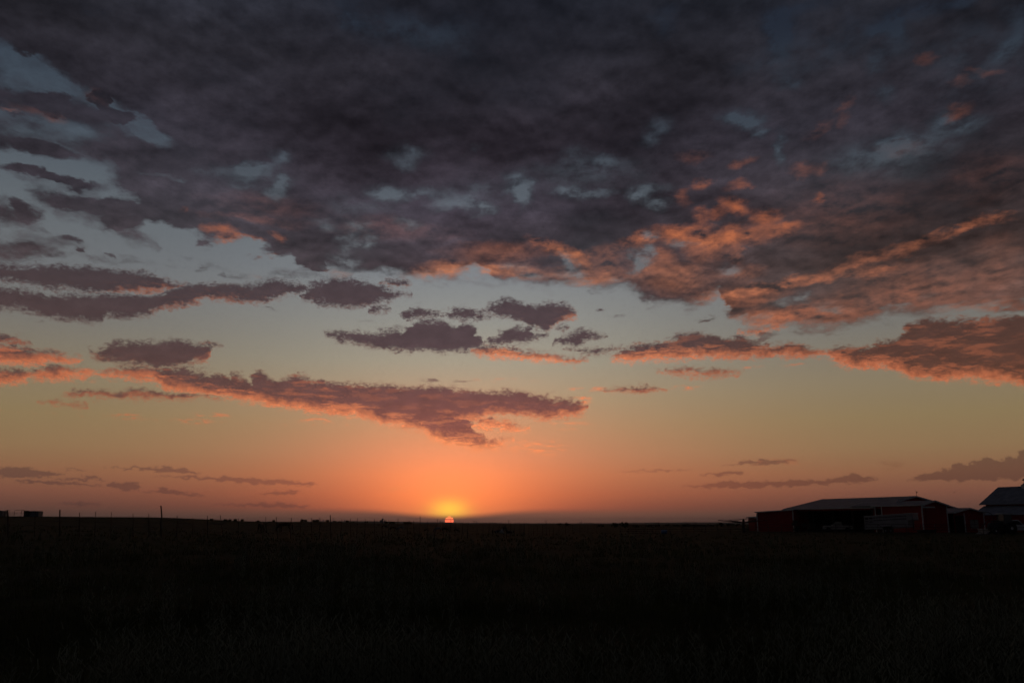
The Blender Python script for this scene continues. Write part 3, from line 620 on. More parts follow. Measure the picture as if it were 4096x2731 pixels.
# ------------------------------------------------------------------ grass and weeds
def blades(name, label, n_tuft, per, hmin, hmax, dmin, dmax, spread, wid, m, seed, arch=.35, leafy=False):
    r = np.random.RandomState(seed)
    d = 1 / (1 / dmax + r.rand(n_tuft) * (1 / dmin - 1 / dmax)); az = np.radians(r.uniform(-50, 50, n_tuft))
    tx, ty_ = d * np.tan(az), d
    clump = (np.sin(tx * .55 + 2 * np.sin(ty_ * .21)) * np.sin(ty_ * .37 + 1.7 * np.sin(tx * .19)) + 1) / 2
    keep = r.rand(n_tuft) < (.25 + .75 * clump if not leafy else clump ** 3 * 1.2); tx, ty_, clump = tx[keep], ty_[keep], clump[keep]
    nt_ = len(tx); dist = np.hypot(tx, ty_)
    N = nt_ * per; bx = np.repeat(tx, per); by = np.repeat(ty_, per); cl = np.repeat(clump, per); ds = np.repeat(dist, per)
    th = r.uniform(0, 2 * np.pi, N); H = r.uniform(hmin, hmax, N) * (.6 + .6 * cl); hd = r.uniform(0, 2 * np.pi, N)
    rad = np.abs(r.randn(N)) * spread
    bx = bx + np.cos(th) * rad; by = by + np.sin(th) * rad; bz = ground_z(bx, by) - .02
    W = wid * np.maximum(1, ds / 14) * r.uniform(.7, 1.3, N)
    if leafy:                      # leaf starts somewhere up the plant and arches over
        z0 = r.uniform(.15, .95, N) * H; L_ = r.uniform(.05, .17, N)
        pts = [(0, 0), (.5, .42), (1.0, .12)]
        bx = bx - np.cos(th) * rad * .8; by = by - np.sin(th) * rad * .8
    else:
        z0 = np.zeros(N); L_ = H * arch * r.uniform(.2, 1.6, N); pts = [(0, 0), (.35, .6), (1.0, 1.0)]
    V = []
    px_, py_ = -np.sin(hd), np.cos(hd)
    for k, (a, h) in enumerate(pts):
        cx = bx + np.cos(hd) * L_ * a; cyy = by + np.sin(hd) * L_ * a; cz = bz + z0 + (H * h if not leafy else L_ * h)
        w = W * (1, .8, .08)[k]
        V.append(np.stack([cx - px_ * w, cyy - py_ * w, cz], -1)); V.append(np.stack([cx + px_ * w, cyy + py_ * w, cz], -1))
    co = np.stack(V, 1).reshape(-1, 3); b0 = np.arange(N)[:, None] * 6
    F = np.concatenate([b0 + np.array([[0, 1, 3, 2]]), b0 + np.array([[2, 3, 5, 4]])], 0)
    if leafy:                      # stems
        cx, cyy = tx, ty_; z = ground_z(cx, cyy); hh = np.full(nt_, hmax * .8) * (.6 + .6 * clump); w = .004 * np.maximum(1, dist / 14)
        st = np.stack([np.stack([cx - w, cyy, z], -1), np.stack([cx + w, cyy, z], -1), np.stack([cx + w * .4, cyy, z + hh], -1), np.stack([cx - w * .4, cyy, z + hh], -1)], 1).reshape(-1, 3)
        F = np.concatenate([F, len(co) + np.arange(nt_)[:, None] * 4 + np.array([[0, 1, 2, 3]])], 0); co = np.concatenate([co, st], 0)
    me = bpy.data.meshes.new(name); me.vertices.add(len(co)); me.vertices.foreach_set('co', co.astype(np.float32).ravel())
    me.loops.add(F.size); me.loops.foreach_set('vertex_index', F.astype(np.int32).ravel())
    me.polygons.add(len(F)); me.polygons.foreach_set('loop_start', np.arange(0, F.size, 4, dtype=np.int32)); me.polygons.foreach_set('loop_total', np.full(len(F), 4, np.int32))
    me.update(calc_edges=True); me.materials.append(m); o = bpy.data.objects.new(name, me); COL.objects.link(o)
    return tag(o, label, name, kind='stuff')
blades('grass', 'dark uneven pasture grass covering the whole foreground', 84000, 6, .07, .27, 6, 150, .13, .0028, mat('grass_blade', (.100, .104, .042), .9, .5, .35, spec=.05), 1)
blades('weeds', 'tall pale arching weeds growing in patches through the foreground grass', 8500, 40, .30, .75, 6, 80, .17, .0035, mat('weed_leaf', (.21, .21, .13), .85, .3, .5, spec=.08), 2, leafy=True)

# ------------------------------------------------------------------ the long wire fence
POSTS = [  # top x, top y, foot x, radius in cm, kink
 (29,2039,36,7,0),(141,2047,140,4,0),(240,2038,240,7,0),(317.5,2050,319,5,0),(383.6,2046,379,4,0),(446,2047,444,4,0),(531,2053,536,4,.1),(596,2055,597,5,0),(643,2022,648,8,.22),
 (709,2062,706,5,.05),(772,2068,770,3.5,0),(830,2062,832,5,0),(881,2059,896,4,0),(955,2073,951,4,0),(1063,2066,1070,5,0),(1106,2067,1112,5,0),(1165,2070,1163,5,.05),(1203.6,2080,1200,3,0),
 (1245.5,2071,1249,5,0),(1279,2069,1279,5,.15),(1321,2059,1325,6,.05),(1367,2075,1363,4,.05),(1402,2073,1404,5,0),(1430,2068,1427,4,0),(1461,2074,1459,4,0),(1497,2073,1501,5,.05),(1528,2088,1531,5,0),
 (1555,2081,1555,4,0),(1592,2071,1593,5,0),(1628,2082,1632,4,0),(1654,2082,1659,5,0),(1680,2064,1681,5,.04),(1711,2084,1709,4,0),(1750,2075,1736,5,.05),(1771.5,2085,1773,5,0),(1804,2079,1798,5,.1),
 (1821.5,2085,1820,3,0),(1853,2086,1846,5,0),(1873,2088,1869,5,0),(1908,2094,1908,3,0),(1934,2094,1929,3,0),(1958,2088,1954,5,0),(1974,2091.6,1971,4,0),(1998,2089,1994,5,0),(2024,2091.6,2026,5,0),
 (2042,2090,2041,5,0),(2058.6,2090,2058,4,0),(2080,2088.6,2078,4,0),(2097,2090.7,2096,6,0),(2115,2092,2116,5,0),(2134.5,2092,2134,4,0),(2151,2093,2150,4,0),(2170,2091.6,2170,4,0),(2185,2090,2186,4,0),
 (2198.5,2090,2198,4,0),(2215,2089.5,2214,4,0),(2236,2092,2236,4,0),(2262,2092,2262,4,0),(2290,2093,2291,4,0),(2320,2093,2320,4,0),(2352,2094,2352,4,0),(2386,2094,2386,4,0)]
def fence_d(px): return float(np.interp(px, [0, 240, 643, 1000, 1350, 1600, 1860, 2100, 2300, 2450], [56, 61, 66, 72, 78, 84, 92, 112, 135, 150]))
d0 = fence_d(600); q0 = P(600, 2150, d0)
fence = empty('wire_fence', 'long barbed wire fence of uneven weathered posts crossing the pasture in front of the horses', 'fence', (q0.x, q0.y, gz(q0.x, q0.y)))
FO = Vector(fence.location)
tops = []
for tx_, ty_, fx, rc, kink in POSTS:
    d = fence_d(tx_); t_ = P(tx_, ty_, d); f_ = P(fx, 2140, d); f_.z = gz(f_.x, f_.y) - .15
    m = MB(); r_ = rc / 100 * (.55 if rc < 6 else .68); pts = []
    for k in range(7):
        a = k / 6; q = f_.lerp(t_, a) + Vector((math.sin(a * 5 + tx_) * .012 + kink * .35 * math.sin(a * math.pi) * (1 if a > .5 else -.4), 0, 0))
        pts.append(q - FO)
    m.tube(pts, [r_ * (1.15 - .3 * k / 6) for k in range(7)], 7)
    m.build('post', POST, fence); tops.append((f_ + Vector((0, 0, .15)), t_))
for lvl in (.32, .55, .78, .96):
    m = MB()
    for (f0, t0), (f1, t1) in zip(tops[:-1], tops[1:]):
        h0 = min(1.35, (t0.z - f0.z)); h1 = min(1.35, (t1.z - f1.z))
        a = f0.lerp(t0, min(.97, lvl * h0 / (t0.z - f0.z))) ; b = f1.lerp(t1, min(.97, lvl * h1 / (t1.z - f1.z)))
        mid = (a + b) / 2 - Vector((0, 0, .03)); m.tube([a - FO, mid - FO, b - FO], .007, 4)
        for q in range(1, 8):                                        # barbs
            c = a.lerp(b, q / 8) - Vector((0, 0, .03 * (1 - abs(q - 4) / 4))) - FO; m.box(c, (.012, .012, .05))
    m.build('wire', WIRE, fence)

# ------------------------------------------------------------------ farm buildings on the right (all on one bearing)
AX = Vector((.4226, -.9063, 0)); BX = Vector((.9063, .4226, 0))      # along the ridges (towards us), across them
RZ = math.atan2(AX.y, AX.x)                                          # local x = AX, local y = BX
def gable(name, label, cat, corner, length, width, eave, ridge, roofm=ROOF, over=.35, open_side=False, hdr=.35, opening=None, front_door=None, trim=True, roof_back=0.0):
    """shed with its near left corner at `corner`; local x towards us (0 .. -length behind), local y to the right"""
    e = empty(name, label, cat, (corner.x, corner.y, 0), RZ)
    z0 = -.2; W_, L_ = width, length; t = .12
    # end walls
    for xx in (0, -L_ + t):
        if xx == 0 and front_door:
            a, b, h = front_door
            m = MB(); m.prism([(xx, 0, z0), (xx, a, z0), (xx, a, h), (xx, b, h), (xx, b, z0), (xx, W_, z0), (xx, W_, eave), (xx, W_ / 2, ridge - .05), (xx, 0, eave)], (-t, 0, 0))
        else:
            m = MB(); m.prism([(xx, 0, z0), (xx, W_, z0), (xx, W_, eave), (xx, W_ / 2, ridge - .05), (xx, 0, eave)], (-t if xx == 0 else t, 0, 0))
        m.build('wall', REDY, e)
    for side, yy in ((0, 0), (1, W_ - t)):
        m = MB()
        if side == 0 and opening:
            a, b = opening            # open bay between local x a..b, header hdr deep
            if a > -L_ + .2: m.box(((-L_ + t + a) / 2, t / 2, (z0 + eave) / 2), (a + L_ - t, t, eave - z0))
            if b < -t - .05: m.box(((b - t) / 2, t / 2, (z0 + eave) / 2), (-t - b, t, eave - z0))
            m.box(((a + b) / 2, t / 2, eave - hdr / 2), (b - a, t, hdr))
            for q in (a, b):
                f = MB(); f.box((q, -.03, eave / 2), (.18, .06, eave)); f.build('jamb', STEEL if not trim else WHITE, e)
            for k in range(1, 4):
                f = MB(); f.box((a + (b - a) * k / 4, .25, eave / 2), (.16, .16, eave)); f.build('post', STEEL, e)
        else: m.box((-L_ / 2, yy + t / 2, (z0 + eave) / 2), (L_ - 2 * t, t, eave - z0))
        m.build('wall', RED, e)
    m = MB(); k = (ridge - eave) / (W_ / 2); th = .10
    y0, y1 = -over, W_ + over; ze = eave - over * k + .06
    m.prism([(over, y0, ze), (over, W_ / 2, ridge + .06), (over, y1, ze), (over, y1, ze + th), (over, W_ / 2, ridge + th + .06), (over, y0, ze + th)], (-L_ - 2 * over - roof_back, 0, 0))
    m.build('roof', roofm, e)
    m = MB()                                                         # white rake and eave trim
    for xx in (over + .01, -L_ - over - roof_back - .05):
        m.prism([(xx, y0, ze - .14), (xx, W_ / 2, ridge - .08), (xx, y1, ze - .14), (xx, y1, ze + th + .02), (xx, W_ / 2, ridge + th + .08), (xx, y0, ze + th + .02)], (.04, 0, 0))
    m.box((-L_ / 2, y0 - .03, ze + .02), (L_ + 2 * over, .05, .16)); m.box((-L_ / 2, y1 + .03, ze + .02), (L_ + 2 * over, .05, .16))
    m.build('trim', WHITE, e)
    if trim:
        for yy in (0, W_):
            m = MB(); m.box((.02, yy, eave / 2), (.10, .26, eave)); m.build('corner_trim', WHITE, e)
    return e
def onray(px, d): 
    r = ray(px, 2100); return Vector((r.x * d / r.y, d, 0))

A = onray(3500, 162)
barn = gable('machine_barn', 'long low red barn with grey roof and open bay behind the trailer', 'barn', A, 23.0, 21.5, 4.3, 6.4, opening=(-20.5, -.3), trim=False)
for q in range(9): m = MB(); m.box((-1.5 - q * 2.5, 5.2, 5.42), (.10, 9.6, .02), Matrix.Rotation(math.atan2(2.1, 10.75), 3, 'X')); m.build('roof_seam', GALV, barn)
m = MB()
for k in range(5): m.box((-2 - k * 4.6, 10.7, 2.1), (.2, .2, 4.2))
for k in range(4): m.box((-11.5, 3 + k * 4.5, 4.15), (22.5, .12, .2))
m.build('inner_frame', STEEL, barn)
for xq in (-.3, -22.6): m = MB(); m.box((xq, 10.7, 2.0), (.08, 20.8, 4.0)); m.build('inner_end', mat('added_dark_liner', (.05, .035, .025), .95, .3, 1.2), barn)  # dark boards added inside the ends; their colour stands for the bay's shade
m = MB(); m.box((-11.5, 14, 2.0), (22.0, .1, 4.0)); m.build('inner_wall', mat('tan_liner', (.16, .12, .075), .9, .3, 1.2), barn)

nx = A + AX * 10.45 - BX * .03
annex = gable('barn_annex', 'red gabled annex with white corner trims joined to the near end of the long barn', 'barn', nx, 10.4, 6.05, 4.55, 5.25, trim=True, opening=(-10.1, -8.6), hdr=.45, roof_back=5.0)
m = MB(); m.box((.10, 1.6, 4.25), (.10, 3.0, .26)); m.build('door_track', WHITE, annex)
m = MB(); m.box((.05, 3.3, 2.05), (.06, 4.9, 4.1)); o = m.build('sliding_door', REDY, annex)
m = MB(); m.box((.10, 2.6, 1.2), (.03, .06, .4)); m.build('handle', WHITE, o)

ms = onray(3820, 158)
mid = gable('tack_shed', 'low red gabled shed with a pale window beside the old barn', 'shed', ms, 13, 7.6, 3.35, 4.1, opening=(-12.4, -.25), hdr=.3, trim=False)
for yy in (2.55, 7.6): m = MB(); m.box((.04, yy, 1.65), (.12, .24, 3.3)); m.build('corner_trim', WHITE, mid)
m = MB(); m.box((.03, 5.0, 1.35), (.06, 2.1, 1.5)); w_ = m.build('window', mat('pale_pane', (.32, .30, .27), .35, .1), mid)
m = MB(); m.box((.07, 5.0, 2.15), (.05, 2.4, .10)); m.box((.07, 5.0, 1.35), (.04, .07, 1.5)); m.build('frame', DARKW, w_)
m = MB(); m.box((.03, 1.25, 1.45), (.05, 2.2, 2.9)); m.build('doorway_shade_panel', mat('painted_inside_shade', (.03, .015, .015), 1, .2), mid)  # dark panel on the closed wall, painted as the shade inside a doorway

# wing in front of the left end of the machine barn
wl, wr = onray(3030, 184), onray(3176, 178)
wd = (wr - wl); ww = wd.length; wz = math.atan2(wd.y, wd.x)
wing = empty('barn_wing', 'plain red lean wing with white corner trim on the left of the open bay', 'barn', (wl.x, wl.y, 0), wz)
hl, hr = 3.75, 4.12
m = MB(); m.prism([(0, 0, -.2), (ww, 0, -.2), (ww, 0, hr), (0, 0, hl)], (0, 6, 0)); m.build('wall', RED, wing)
m = MB(); m.prism([(-.3, -.3, hl - .02), (ww + .3, -.3, hr + .02), (ww + .3, -.3, hr + .14), (-.3, -.3, hl + .10)], (0, 6.6, 0)); m.build('roof', ROOF, wing)
m = MB(); m.box((.04, -.05, 1.75), (.24, .08, 3.5)); m.box((ww - .06, -.05, 2.0), (.2, .08, 4.0)); m.prism([(-.34, -.36, hl - .10), (ww + .3, -.36, hr - .06), (ww + .3, -.36, hr + .15), (-.34, -.36, hl + .11)], (0, .05, 0)); m.build('trim', WHITE, wing)

bs = onray(3020, 196)
back = gable('loafing_shed', 'small dark red shed with flat roof half hidden behind the barn wing', 'shed', bs, 2.2, 4.5, 2.75, 2.9, trim=False)

# old barn with lean-to and cupola
E0 = onray(3940, 173)
ob = empty('old_barn', 'big old red barn with steep grey roof and a cupola at the right edge', 'barn', (E0.x, E0.y, 0), RZ)
Lb, Wb, ev, rg = 24.0, 11.0, 5.3, 8.35
for xx in (.6, Lb):
    m = MB(); m.prism([(xx, 0, -.2), (xx, Wb, -.2), (xx, Wb, ev), (xx, Wb / 2, rg - .1), (xx, 0, ev)], (.12, 0, 0)); m.build('wall', REDY, ob)
for yy in (0.0, Wb - .12):
    m = MB(); m.box((.72 + (Lb - .8) / 2, yy + .06, (ev - .2) / 2), (Lb - .8, .12, ev + .2)); m.build('wall', RED, ob)
k = (rg - ev) / (Wb / 2); m = MB()
m.prism([(-.4, -.6, ev - .6 * k + .05), (-.4, Wb / 2, rg + .05), (-.4, Wb + .6, ev - .6 * k + .05), (-.4, Wb + .6, ev - .6 * k + .17), (-.4, Wb / 2, rg + .2), (-.4, -.6, ev - .6 * k + .17)], (Lb + .9, 0, 0))
m.build('roof', mat('old_roof', (.23, .24, .27), .6, .3, .8, .2), ob)
for q in range(11):                                                  # lath ends under the rake
    m = MB(); m.box((-.30, -.3 + q * .5, ev - .35 + q * .5 * k - .05), (.5, .07, .05)); m.build('lath_end', DARKW, ob)
m = MB(); m.prism([(.2, -.05, 4.72), (.2, -3.4, 3.02), (.2, -3.4, 3.12), (.2, -.05, 4.84)], (Lb, 0, 0)); lr = m.build('lean_roof', MATS['old_roof'], ob)
m = MB(); m.box((.6 + Lb / 2, -3.0, 1.5), (Lb - .6, .12, 3.1)); m.build('lean_wall', RED, ob)
m = MB(); m.prism([(.6, -3.0, -.1), (.6, -.02, -.1), (.6, -.02, 4.7), (.6, -3.0, 3.15)], (.1, 0, 0)); m.build('lean_end', REDY, ob)
for q in range(6): m = MB(); m.tube([(-.1, -.4 - q * .25, 4.1 - q * .22), (-1.0 - .3 * (q % 3), -.9 - q * .3, 3.9 - q * .25 - .1 * (q % 2))], .035, 5); m.build('loose_board', DARKW, ob)
cx = 5.6
m = MB(); m.prism([(cx - .7, Wb / 2 - .7, rg - .3), (cx + .7, Wb / 2 - .7, rg - .3), (cx + .7, Wb / 2 + .7, rg - .3), (cx - .7, Wb / 2 + .7, rg - .3)], (0, 0, .75)); cu_ = m.build('cupola', WHITE, ob)
m = MB(); r2 = 1.4142
m.lathe((cx, Wb / 2, rg + .45), [(.95 * 1.1, 0), (.62, .28), (.48, .42), (.48, .80), (.80, .86), (.78, 1.0), (.32, 1.22), (.02, 1.38)], 4); m.build('cupola_roof', MATS['old_roof'], cu_)

# weather vane on the barn ridge
tp = P(3667, 1962, 166.5); vb = P(3667, 1991, 166.5)
wv_ = empty('weather_vane', 'thin weather vane rod with a small ball standing on the barn ridge', 'weather vane', (vb.x, vb.y, 6.3))
m = MB(); m.tube([(0, 0, 0), (0, 0, tp.z - 6.3)], .03, 6); m.build('rod', STEEL, wv_)
m = MB(); hh = tp.z - 6.3
m.lathe((.14, 0, hh - .28), [(.02, -.11), (.09, -.06), (.12, 0), (.09, .06), (.02, .11)], 10); m.tube([(-.05, 0, hh - .28), (.3, 0, hh - .28)], .015, 5); m.build('ball', STEEL, wv_)

# left sheds and pens on the rise
def lshed(px0, px1, ytop, d, label, name='run_in_shed'):
    a, b = P(px0, ytop, d), P(px1, ytop + 3, d + 1.5); z = min(gz(a.x, a.y), gz(b.x, b.y)) - .1; w = b.x - a.x; h = a.z - z
    e = empty(name, label, 'shed', (a.x, a.y, z)); fr = .42 * w
    m = MB(); m.box((w / 2, 3.0, h / 2 - .1), (w, .1, h - .2)); m.box((.05, 1.5, h / 2 - .05), (.1, 3, h - .1)); m.box((w - .05, 1.5, h / 2 - .15), (.1, 3, h - .3))
    m.box((fr + (w - fr) / 2, 0, h / 2 - .12), (w - fr, .1, h - .24)); m.build('wall', mat('shed_sheet', (.20, .21, .23), .6, .15, 1, .2), e)
    m = MB(); m.prism([(-.9, -.5, h - .02), (w + .1, -.3, h - .28), (w + .1, -.3, h - .20), (-.9, -.5, h + .06)], (0, 3.8, 0)); m.build('roof', GALV, e)
    return e
lshed(97, 164, 2041, 330, 'grey metal run-in shed with a dark open front standing on the left rise')
s1 = P(-22, 2039.5, 326); e = lshed(-40, 19, 2040, 326, 'grey metal shed cut by the left edge of the picture')
pf = P(20, 2060, 322); zf = gz(pf.x, pf.y)
pen = empty('pipe_pen', 'thin pipe pen standing between the two metal sheds on the left rise', 'pen', (pf.x, pf.y, zf))
for px in (20, 37, 59, 87, 97):
    m = MB(); q = P(px, 2039.5, 322); m.tube([(q.x - pf.x, 0, -.2), (q.x - pf.x, 0, q.z - zf)], .06, 6); m.build('post', STEEL, pen)
m = MB()
for yy, xa, xb in ((2039.5, 20, 37), (2039.5, 59, 97), (2049.5, 20, 59), (2050, 59, 97), (2054, 20, 97), (2058, 37, 59)):
    a, b = P(xa, yy, 322), P(xb, yy, 322); m.tube([(a.x - pf.x, 0, a.z - zf), (b.x - pf.x, 0, b.z - zf)], .05, 6)
m.build('rail', STEEL, pen)

# ------------------------------------------------------------------ pipe fences by the barns
def pipe_fence(name, label, pts, h, step, rails, braces=()):
    a0 = pts[0]; z0 = gz(a0.x, a0.y); e = empty(name, label, 'fence', (a0.x, a0.y, z0)); O = Vector((a0.x, a0.y, z0))
    tot = []
    for a, b in zip(pts[:-1], pts[1:]):
        n = max(1, round((b - a).length / step)); tot += [a.lerp(b, k / n) for k in range(n)]
    tot.append(pts[-1])
    for q in tot:
        z = gz(q.x, q.y); m = MB(); m.tube([Vector((q.x, q.y, z - .1)) - O, Vector((q.x, q.y, z + h + .04)) - O], .045, 6); m.build('post', STEEL, e)
    for f in rails:
        m = MB(); m.tube([Vector((q.x, q.y, gz(q.x, q.y) + h * f)) - O for q in tot], .032, 6); m.build('rail', STEEL, e)
    for k in braces:
        if k + 1 < len(tot):
            m = MB(); p, q = tot[k], tot[k + 1]; m.tube([Vector((p.x, p.y, gz(p.x, p.y) + h)) - O, Vector((q.x, q.y, gz(q.x, q.y) + .1)) - O], .03, 6); m.build('brace', STEEL, e)
    return e
pipe_fence('pipe_fence', 'dark pipe rail fence running in front of the stock trailer and red barns', [onray(3020, 134), onray(3456, 128), onray(3800, 122), onray(4200, 118)], 1.38, 2.0, (1, .72, .45, .2), (9, 15))
pipe_fence('pipe_fence', 'dark pipe corral fence with braces left of the red barn wing', [onray(2480, 150), onray(2680, 140), onray(3020, 134.5)], 1.08, 1.9, (1, .66, .33), (8, 12))
pn = onray(2515, 142); e = empty('stock_gate', 'upright barred stock gate standing in the middle of the dim pasture' , 'gate', (pn.x, pn.y, gz(pn.x, pn.y)))
m = MB()
for k in range(16): m.tube([(k * .33, 0, 0), (k * .33, 0, 1.35)], .022, 5)
m.build('bar', STEEL, e); m = MB()
for z in (.1, .7, 1.35): m.tube([(0, 0, z), (4.95, 0, z)], .03, 5)
m.build('rail', STEEL, e)

# hot walker
hw = onray(2975, 150); hz = gz(hw.x, hw.y); top = P(2975, 2074, 150).z - hz; hub = P(2975, 2088, 150).z - hz
walk = empty('horse_walker', 'horse walker with four long raised arms on a central mast left of the barn wing', 'horse walker', (hw.x, hw.y, hz))
m = MB(); m.tube([(0, 0, 0), (0, 0, hub), (0, 0, top)], [.26, .22, .16], 8); m.build('mast', STEEL, walk)
for ax_, ay_, az_ in ((-4.35, -.6, P(2874, 2081, 150).z - hz), (-1.3, 3.9, P(2947, 2082, 150).z - hz), (1.0, -4.0, hub + .25), (4.2, .8, hub + .3)):
    m = MB(); m.tube([(0, 0, hub - .05), (ax_ * .5, ay_ * .5, hub * .45 + az_ * .5 + .12), (ax_, ay_, az_ + .05)], [.11, .09, .07], 6); arm = m.build('arm', STEEL, walk)
    m = MB(); m.tube([(0, 0, top - .03), (ax_ * .8, ay_ * .8, az_)], .022, 4); m.build('cable', WIRE, arm)
    m = MB(); m.tube([(ax_, ay_, az_ + .05), (ax_, ay_, az_ - .55)], .012, 4); m.build('lead', WIRE, arm)

# blue barrel
bq = onray(2655, 138); m = MB(); bz = gz(bq.x, bq.y)
m.lathe((0, 0, .31), [(.20, -.46), (.29, -.44), (.30, -.2), (.31, -.18), (.30, 0), (.31, .18), (.30, .2), (.29, .44), (.20, .46)], 18, 'x')
o = m.build('barrel', mat('blue_plastic', (.10, .20, .38), .45, .1), smooth=True, loc=(bq.x, bq.y, bz)); tag(o, 'blue plastic barrel lying on its side in the grass before the corral', 'barrel')

# ------------------------------------------------------------------ vehicles
def wheel(parent, c, r, w, hubm=GALV, n=20):
    m = MB(); m.lathe(c, [(r * .62, -w / 2), (r * .95, -w / 2), (r, -w * .3), (r, w * .3), (r * .95, w / 2), (r * .62, w / 2)], n, 'y'); t = m.build('wheel', RUBBER, parent)
    m = MB(); m.lathe(c, [(r * .2, -w / 2 - .01), (r * .6, -w * .38), (r * .6, w * .38), (r * .2, w / 2 + .01)], n, 'y'); m.build('rim', hubm, t)
SILV = mat('trailer_sheet', (.34, .33, .34), .45, .12, 1.2, .25)
ta, tb = onray(3458, 143), onray(3652, 137); td = tb - ta; tl = td.length
tr = empty('stock_trailer', 'long silver gooseneck stock trailer with two rows of slots parked by the open bay', 'trailer', (ta.x, ta.y, .0), math.atan2(td.y, td.x))
Ht = 2.6; kz = .056; nk = tl * .90
def sh(x, z): return z + kz * x
ext = (0, 2.1, 0)
m = MB(); m.prism([(0, 0, .55), (nk, 0, sh(nk, .50)), (nk + .05, 0, sh(nk, 1.55)), (tl - .05, 0, sh(tl, 1.55)), (tl, 0, sh(tl, 1.7)), (tl - .05, 0, sh(tl, Ht)), (.0, 0, Ht)], ext); m.build('body', SILV, tr, bevel=.04)
m = MB(); m.prism([(-.05, -.04, Ht + .01), (tl, -.04, sh(tl, Ht) + .01), (tl, -.04, sh(tl, Ht) + .07), (-.05, -.04, Ht + .07)], (0, 2.18, 0)); m.build('roof', WHITE, tr)
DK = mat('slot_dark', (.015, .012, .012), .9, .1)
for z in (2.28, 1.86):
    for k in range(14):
        x = 1.75 + k * .385; m = MB(); m.box((x, -.012, sh(x, z)), (.27, .02, .13)); m.build('slot', DK, tr)  # dark plates on the solid side, painted as shade inside the slots
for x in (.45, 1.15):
    for z, h in ((2.25, .24), (1.86, .10), (1.62, .10)): m = MB(); m.box((x, -.012, sh(x, z)), (.52, .02, h)); m.build('vent', DK, tr)  # dark plates again, shade of the vent openings put into the colour
m = MB()
for x in (.08, .82, 1.52, 3.0, 4.7, 6.3): m.box((x, -.02, sh(x, 1.5)), (.06, .03, 1.9))
m.build('rib', GALV, tr)
m = MB(); m.prism([(3.0, -.12, .62), (4.7, -.12, .70), (4.5, -.12, 1.12), (3.2, -.12, 1.05)], (0, .14, 0)); m.build('fender', DK, tr)
for x in (3.45, 4.3): wheel(tr, (x, .05, .40), .39, .24)
m = MB(); m.tube([(tl - .45, 1.05, sh(tl, 1.5)), (tl - .45, 1.05, .35)], .06, 6); m.tube([(nk - .15, .3, sh(nk, .6)), (nk - .15, .3, 0)], .05, 6); m.build('hitch_leg', STEEL, tr)

def pickup(name, label, loc, rz, paint, L_=5.4):
    e = empty(name, label, 'pickup truck', loc, rz); h = L_ / 2
    m = MB(); m.prism([(-h, -.92, .5), (-h, -.92, 1.12), (-.65, -.92, 1.15), (-.6, -.92, 1.15), (1.05, -.92, 1.12), (h - .25, -.92, 1.05), (h, -.92, .92), (h, -.92, .5), (2.25, -.92, .45), (2.1, -.92, .82), (1.45, -.92, .82), (1.3, -.92, .42), (-1.2, -.92, .42), (-1.35, -.92, .82), (-2.0, -.92, .82), (-2.15, -.92, .45)], (0, 1.84, 0)); m.build('body', paint, e, bevel=.05)
    m = MB(); m.prism([(-.75, -.80, 1.14), (-.62, -.72, 1.86), (.35, -.72, 1.88), (1.15, -.80, 1.12)], (0, 1.56, 0)); m.build('cab', paint, e, bevel=.06)
    m = MB(); m.prism([(-.55, -.815, 1.24), (-.48, -.815, 1.74), (.28, -.815, 1.76), (.85, -.815, 1.22)], (0, .03, 0)); m.build('side_window', GLASS, e)
    m = MB(); m.prism([(1.02, -.66, 1.27), (.44, -.62, 1.80), (.46, -.62, 1.83), (1.06, -.66, 1.28)], (0, 1.28, 0)); m.build('windscreen', GLASS, e)
    m = MB(); m.box((-h - .04, 0, .6), (.1, 1.8, .2)); m.box((h + .03, 0, .58), (.1, 1.8, .22)); m.build('bumper', GALV, e)
    for yy in (-.66, .66): m = MB(); m.box((h - .01, yy, .86), (.05, .3, .16)); m.build('headlight', mat('lamp_glass', (.5, .5, .48), .2, .05), e)
    for x in (-1.68, 1.78):
        for y in (-.83, .83): wheel(e, (x, y, .38), .38, .25)
    return e
wp = mat('white_paint', (.62, .62, .62), .35, .04, spec=.5)
pk = onray(3350, 171); pickup('pickup_truck', 'pale pickup truck parked in the dark open bay', (pk.x, pk.y, 0), math.radians(170), mat('cream_paint', (.48, .45, .38), .4, .05, spec=.5), 5.2)
pk = onray(4056, 138); pk_o = pickup('pickup_truck', 'white pickup truck behind the tractor at the right edge', (pk.x, pk.y, 0), math.radians(-8), wp); pk_o.scale = (1.1,) * 3

# tractor
tq = onray(4000, 128); T = empty('tractor', 'dark farm tractor with glazed cab and front loader standing before the old barn', 'tractor', (tq.x, tq.y, 0), math.radians(-172))
tp_ = mat('tractor_paint', (.05, .055, .06), .5, .2); 
m = MB(); m.prism([(-.3, -.35, .85), (1.75, -.35, .80), (1.85, -.35, 1.35), (1.6, -.35, 1.62), (-.3, -.35, 1.72)], (0, .7, 0)); m.build('hood', tp_, T, bevel=.06)
m = MB(); m.box((-.5, 0, .85), (1.5, .5, .5)); m.box((.9, 0, .7), (1.9, .35, .35)); m.build('chassis', STEEL, T)
m = MB()
for x, y in ((-1.45, -.7), (-1.45, .7), (-.25, -.7), (-.25, .7)): m.tube([(x, y, 1.2), (x + .05, y * .95, 2.78)], .05, 5)
m.build('cab_frame', tp_, T)
m = MB()
for y in (-.68, .66): m.box((-.85, y, 2.05), (1.15, .02, 1.3))
m.box((-.24, 0, 2.05), (.02, 1.3, 1.3)); m.box((-1.46, 0, 2.05), (.02, 1.3, 1.3)); m.build('cab_glass', mat('cab_pane', (.12, .12, .12), .2, .05, spec=.5), T)
m = MB(); m.box((-.85, 0, 2.86), (1.7, 1.6, .14)); m.build('cab_roof', WHITE, T, bevel=.04)
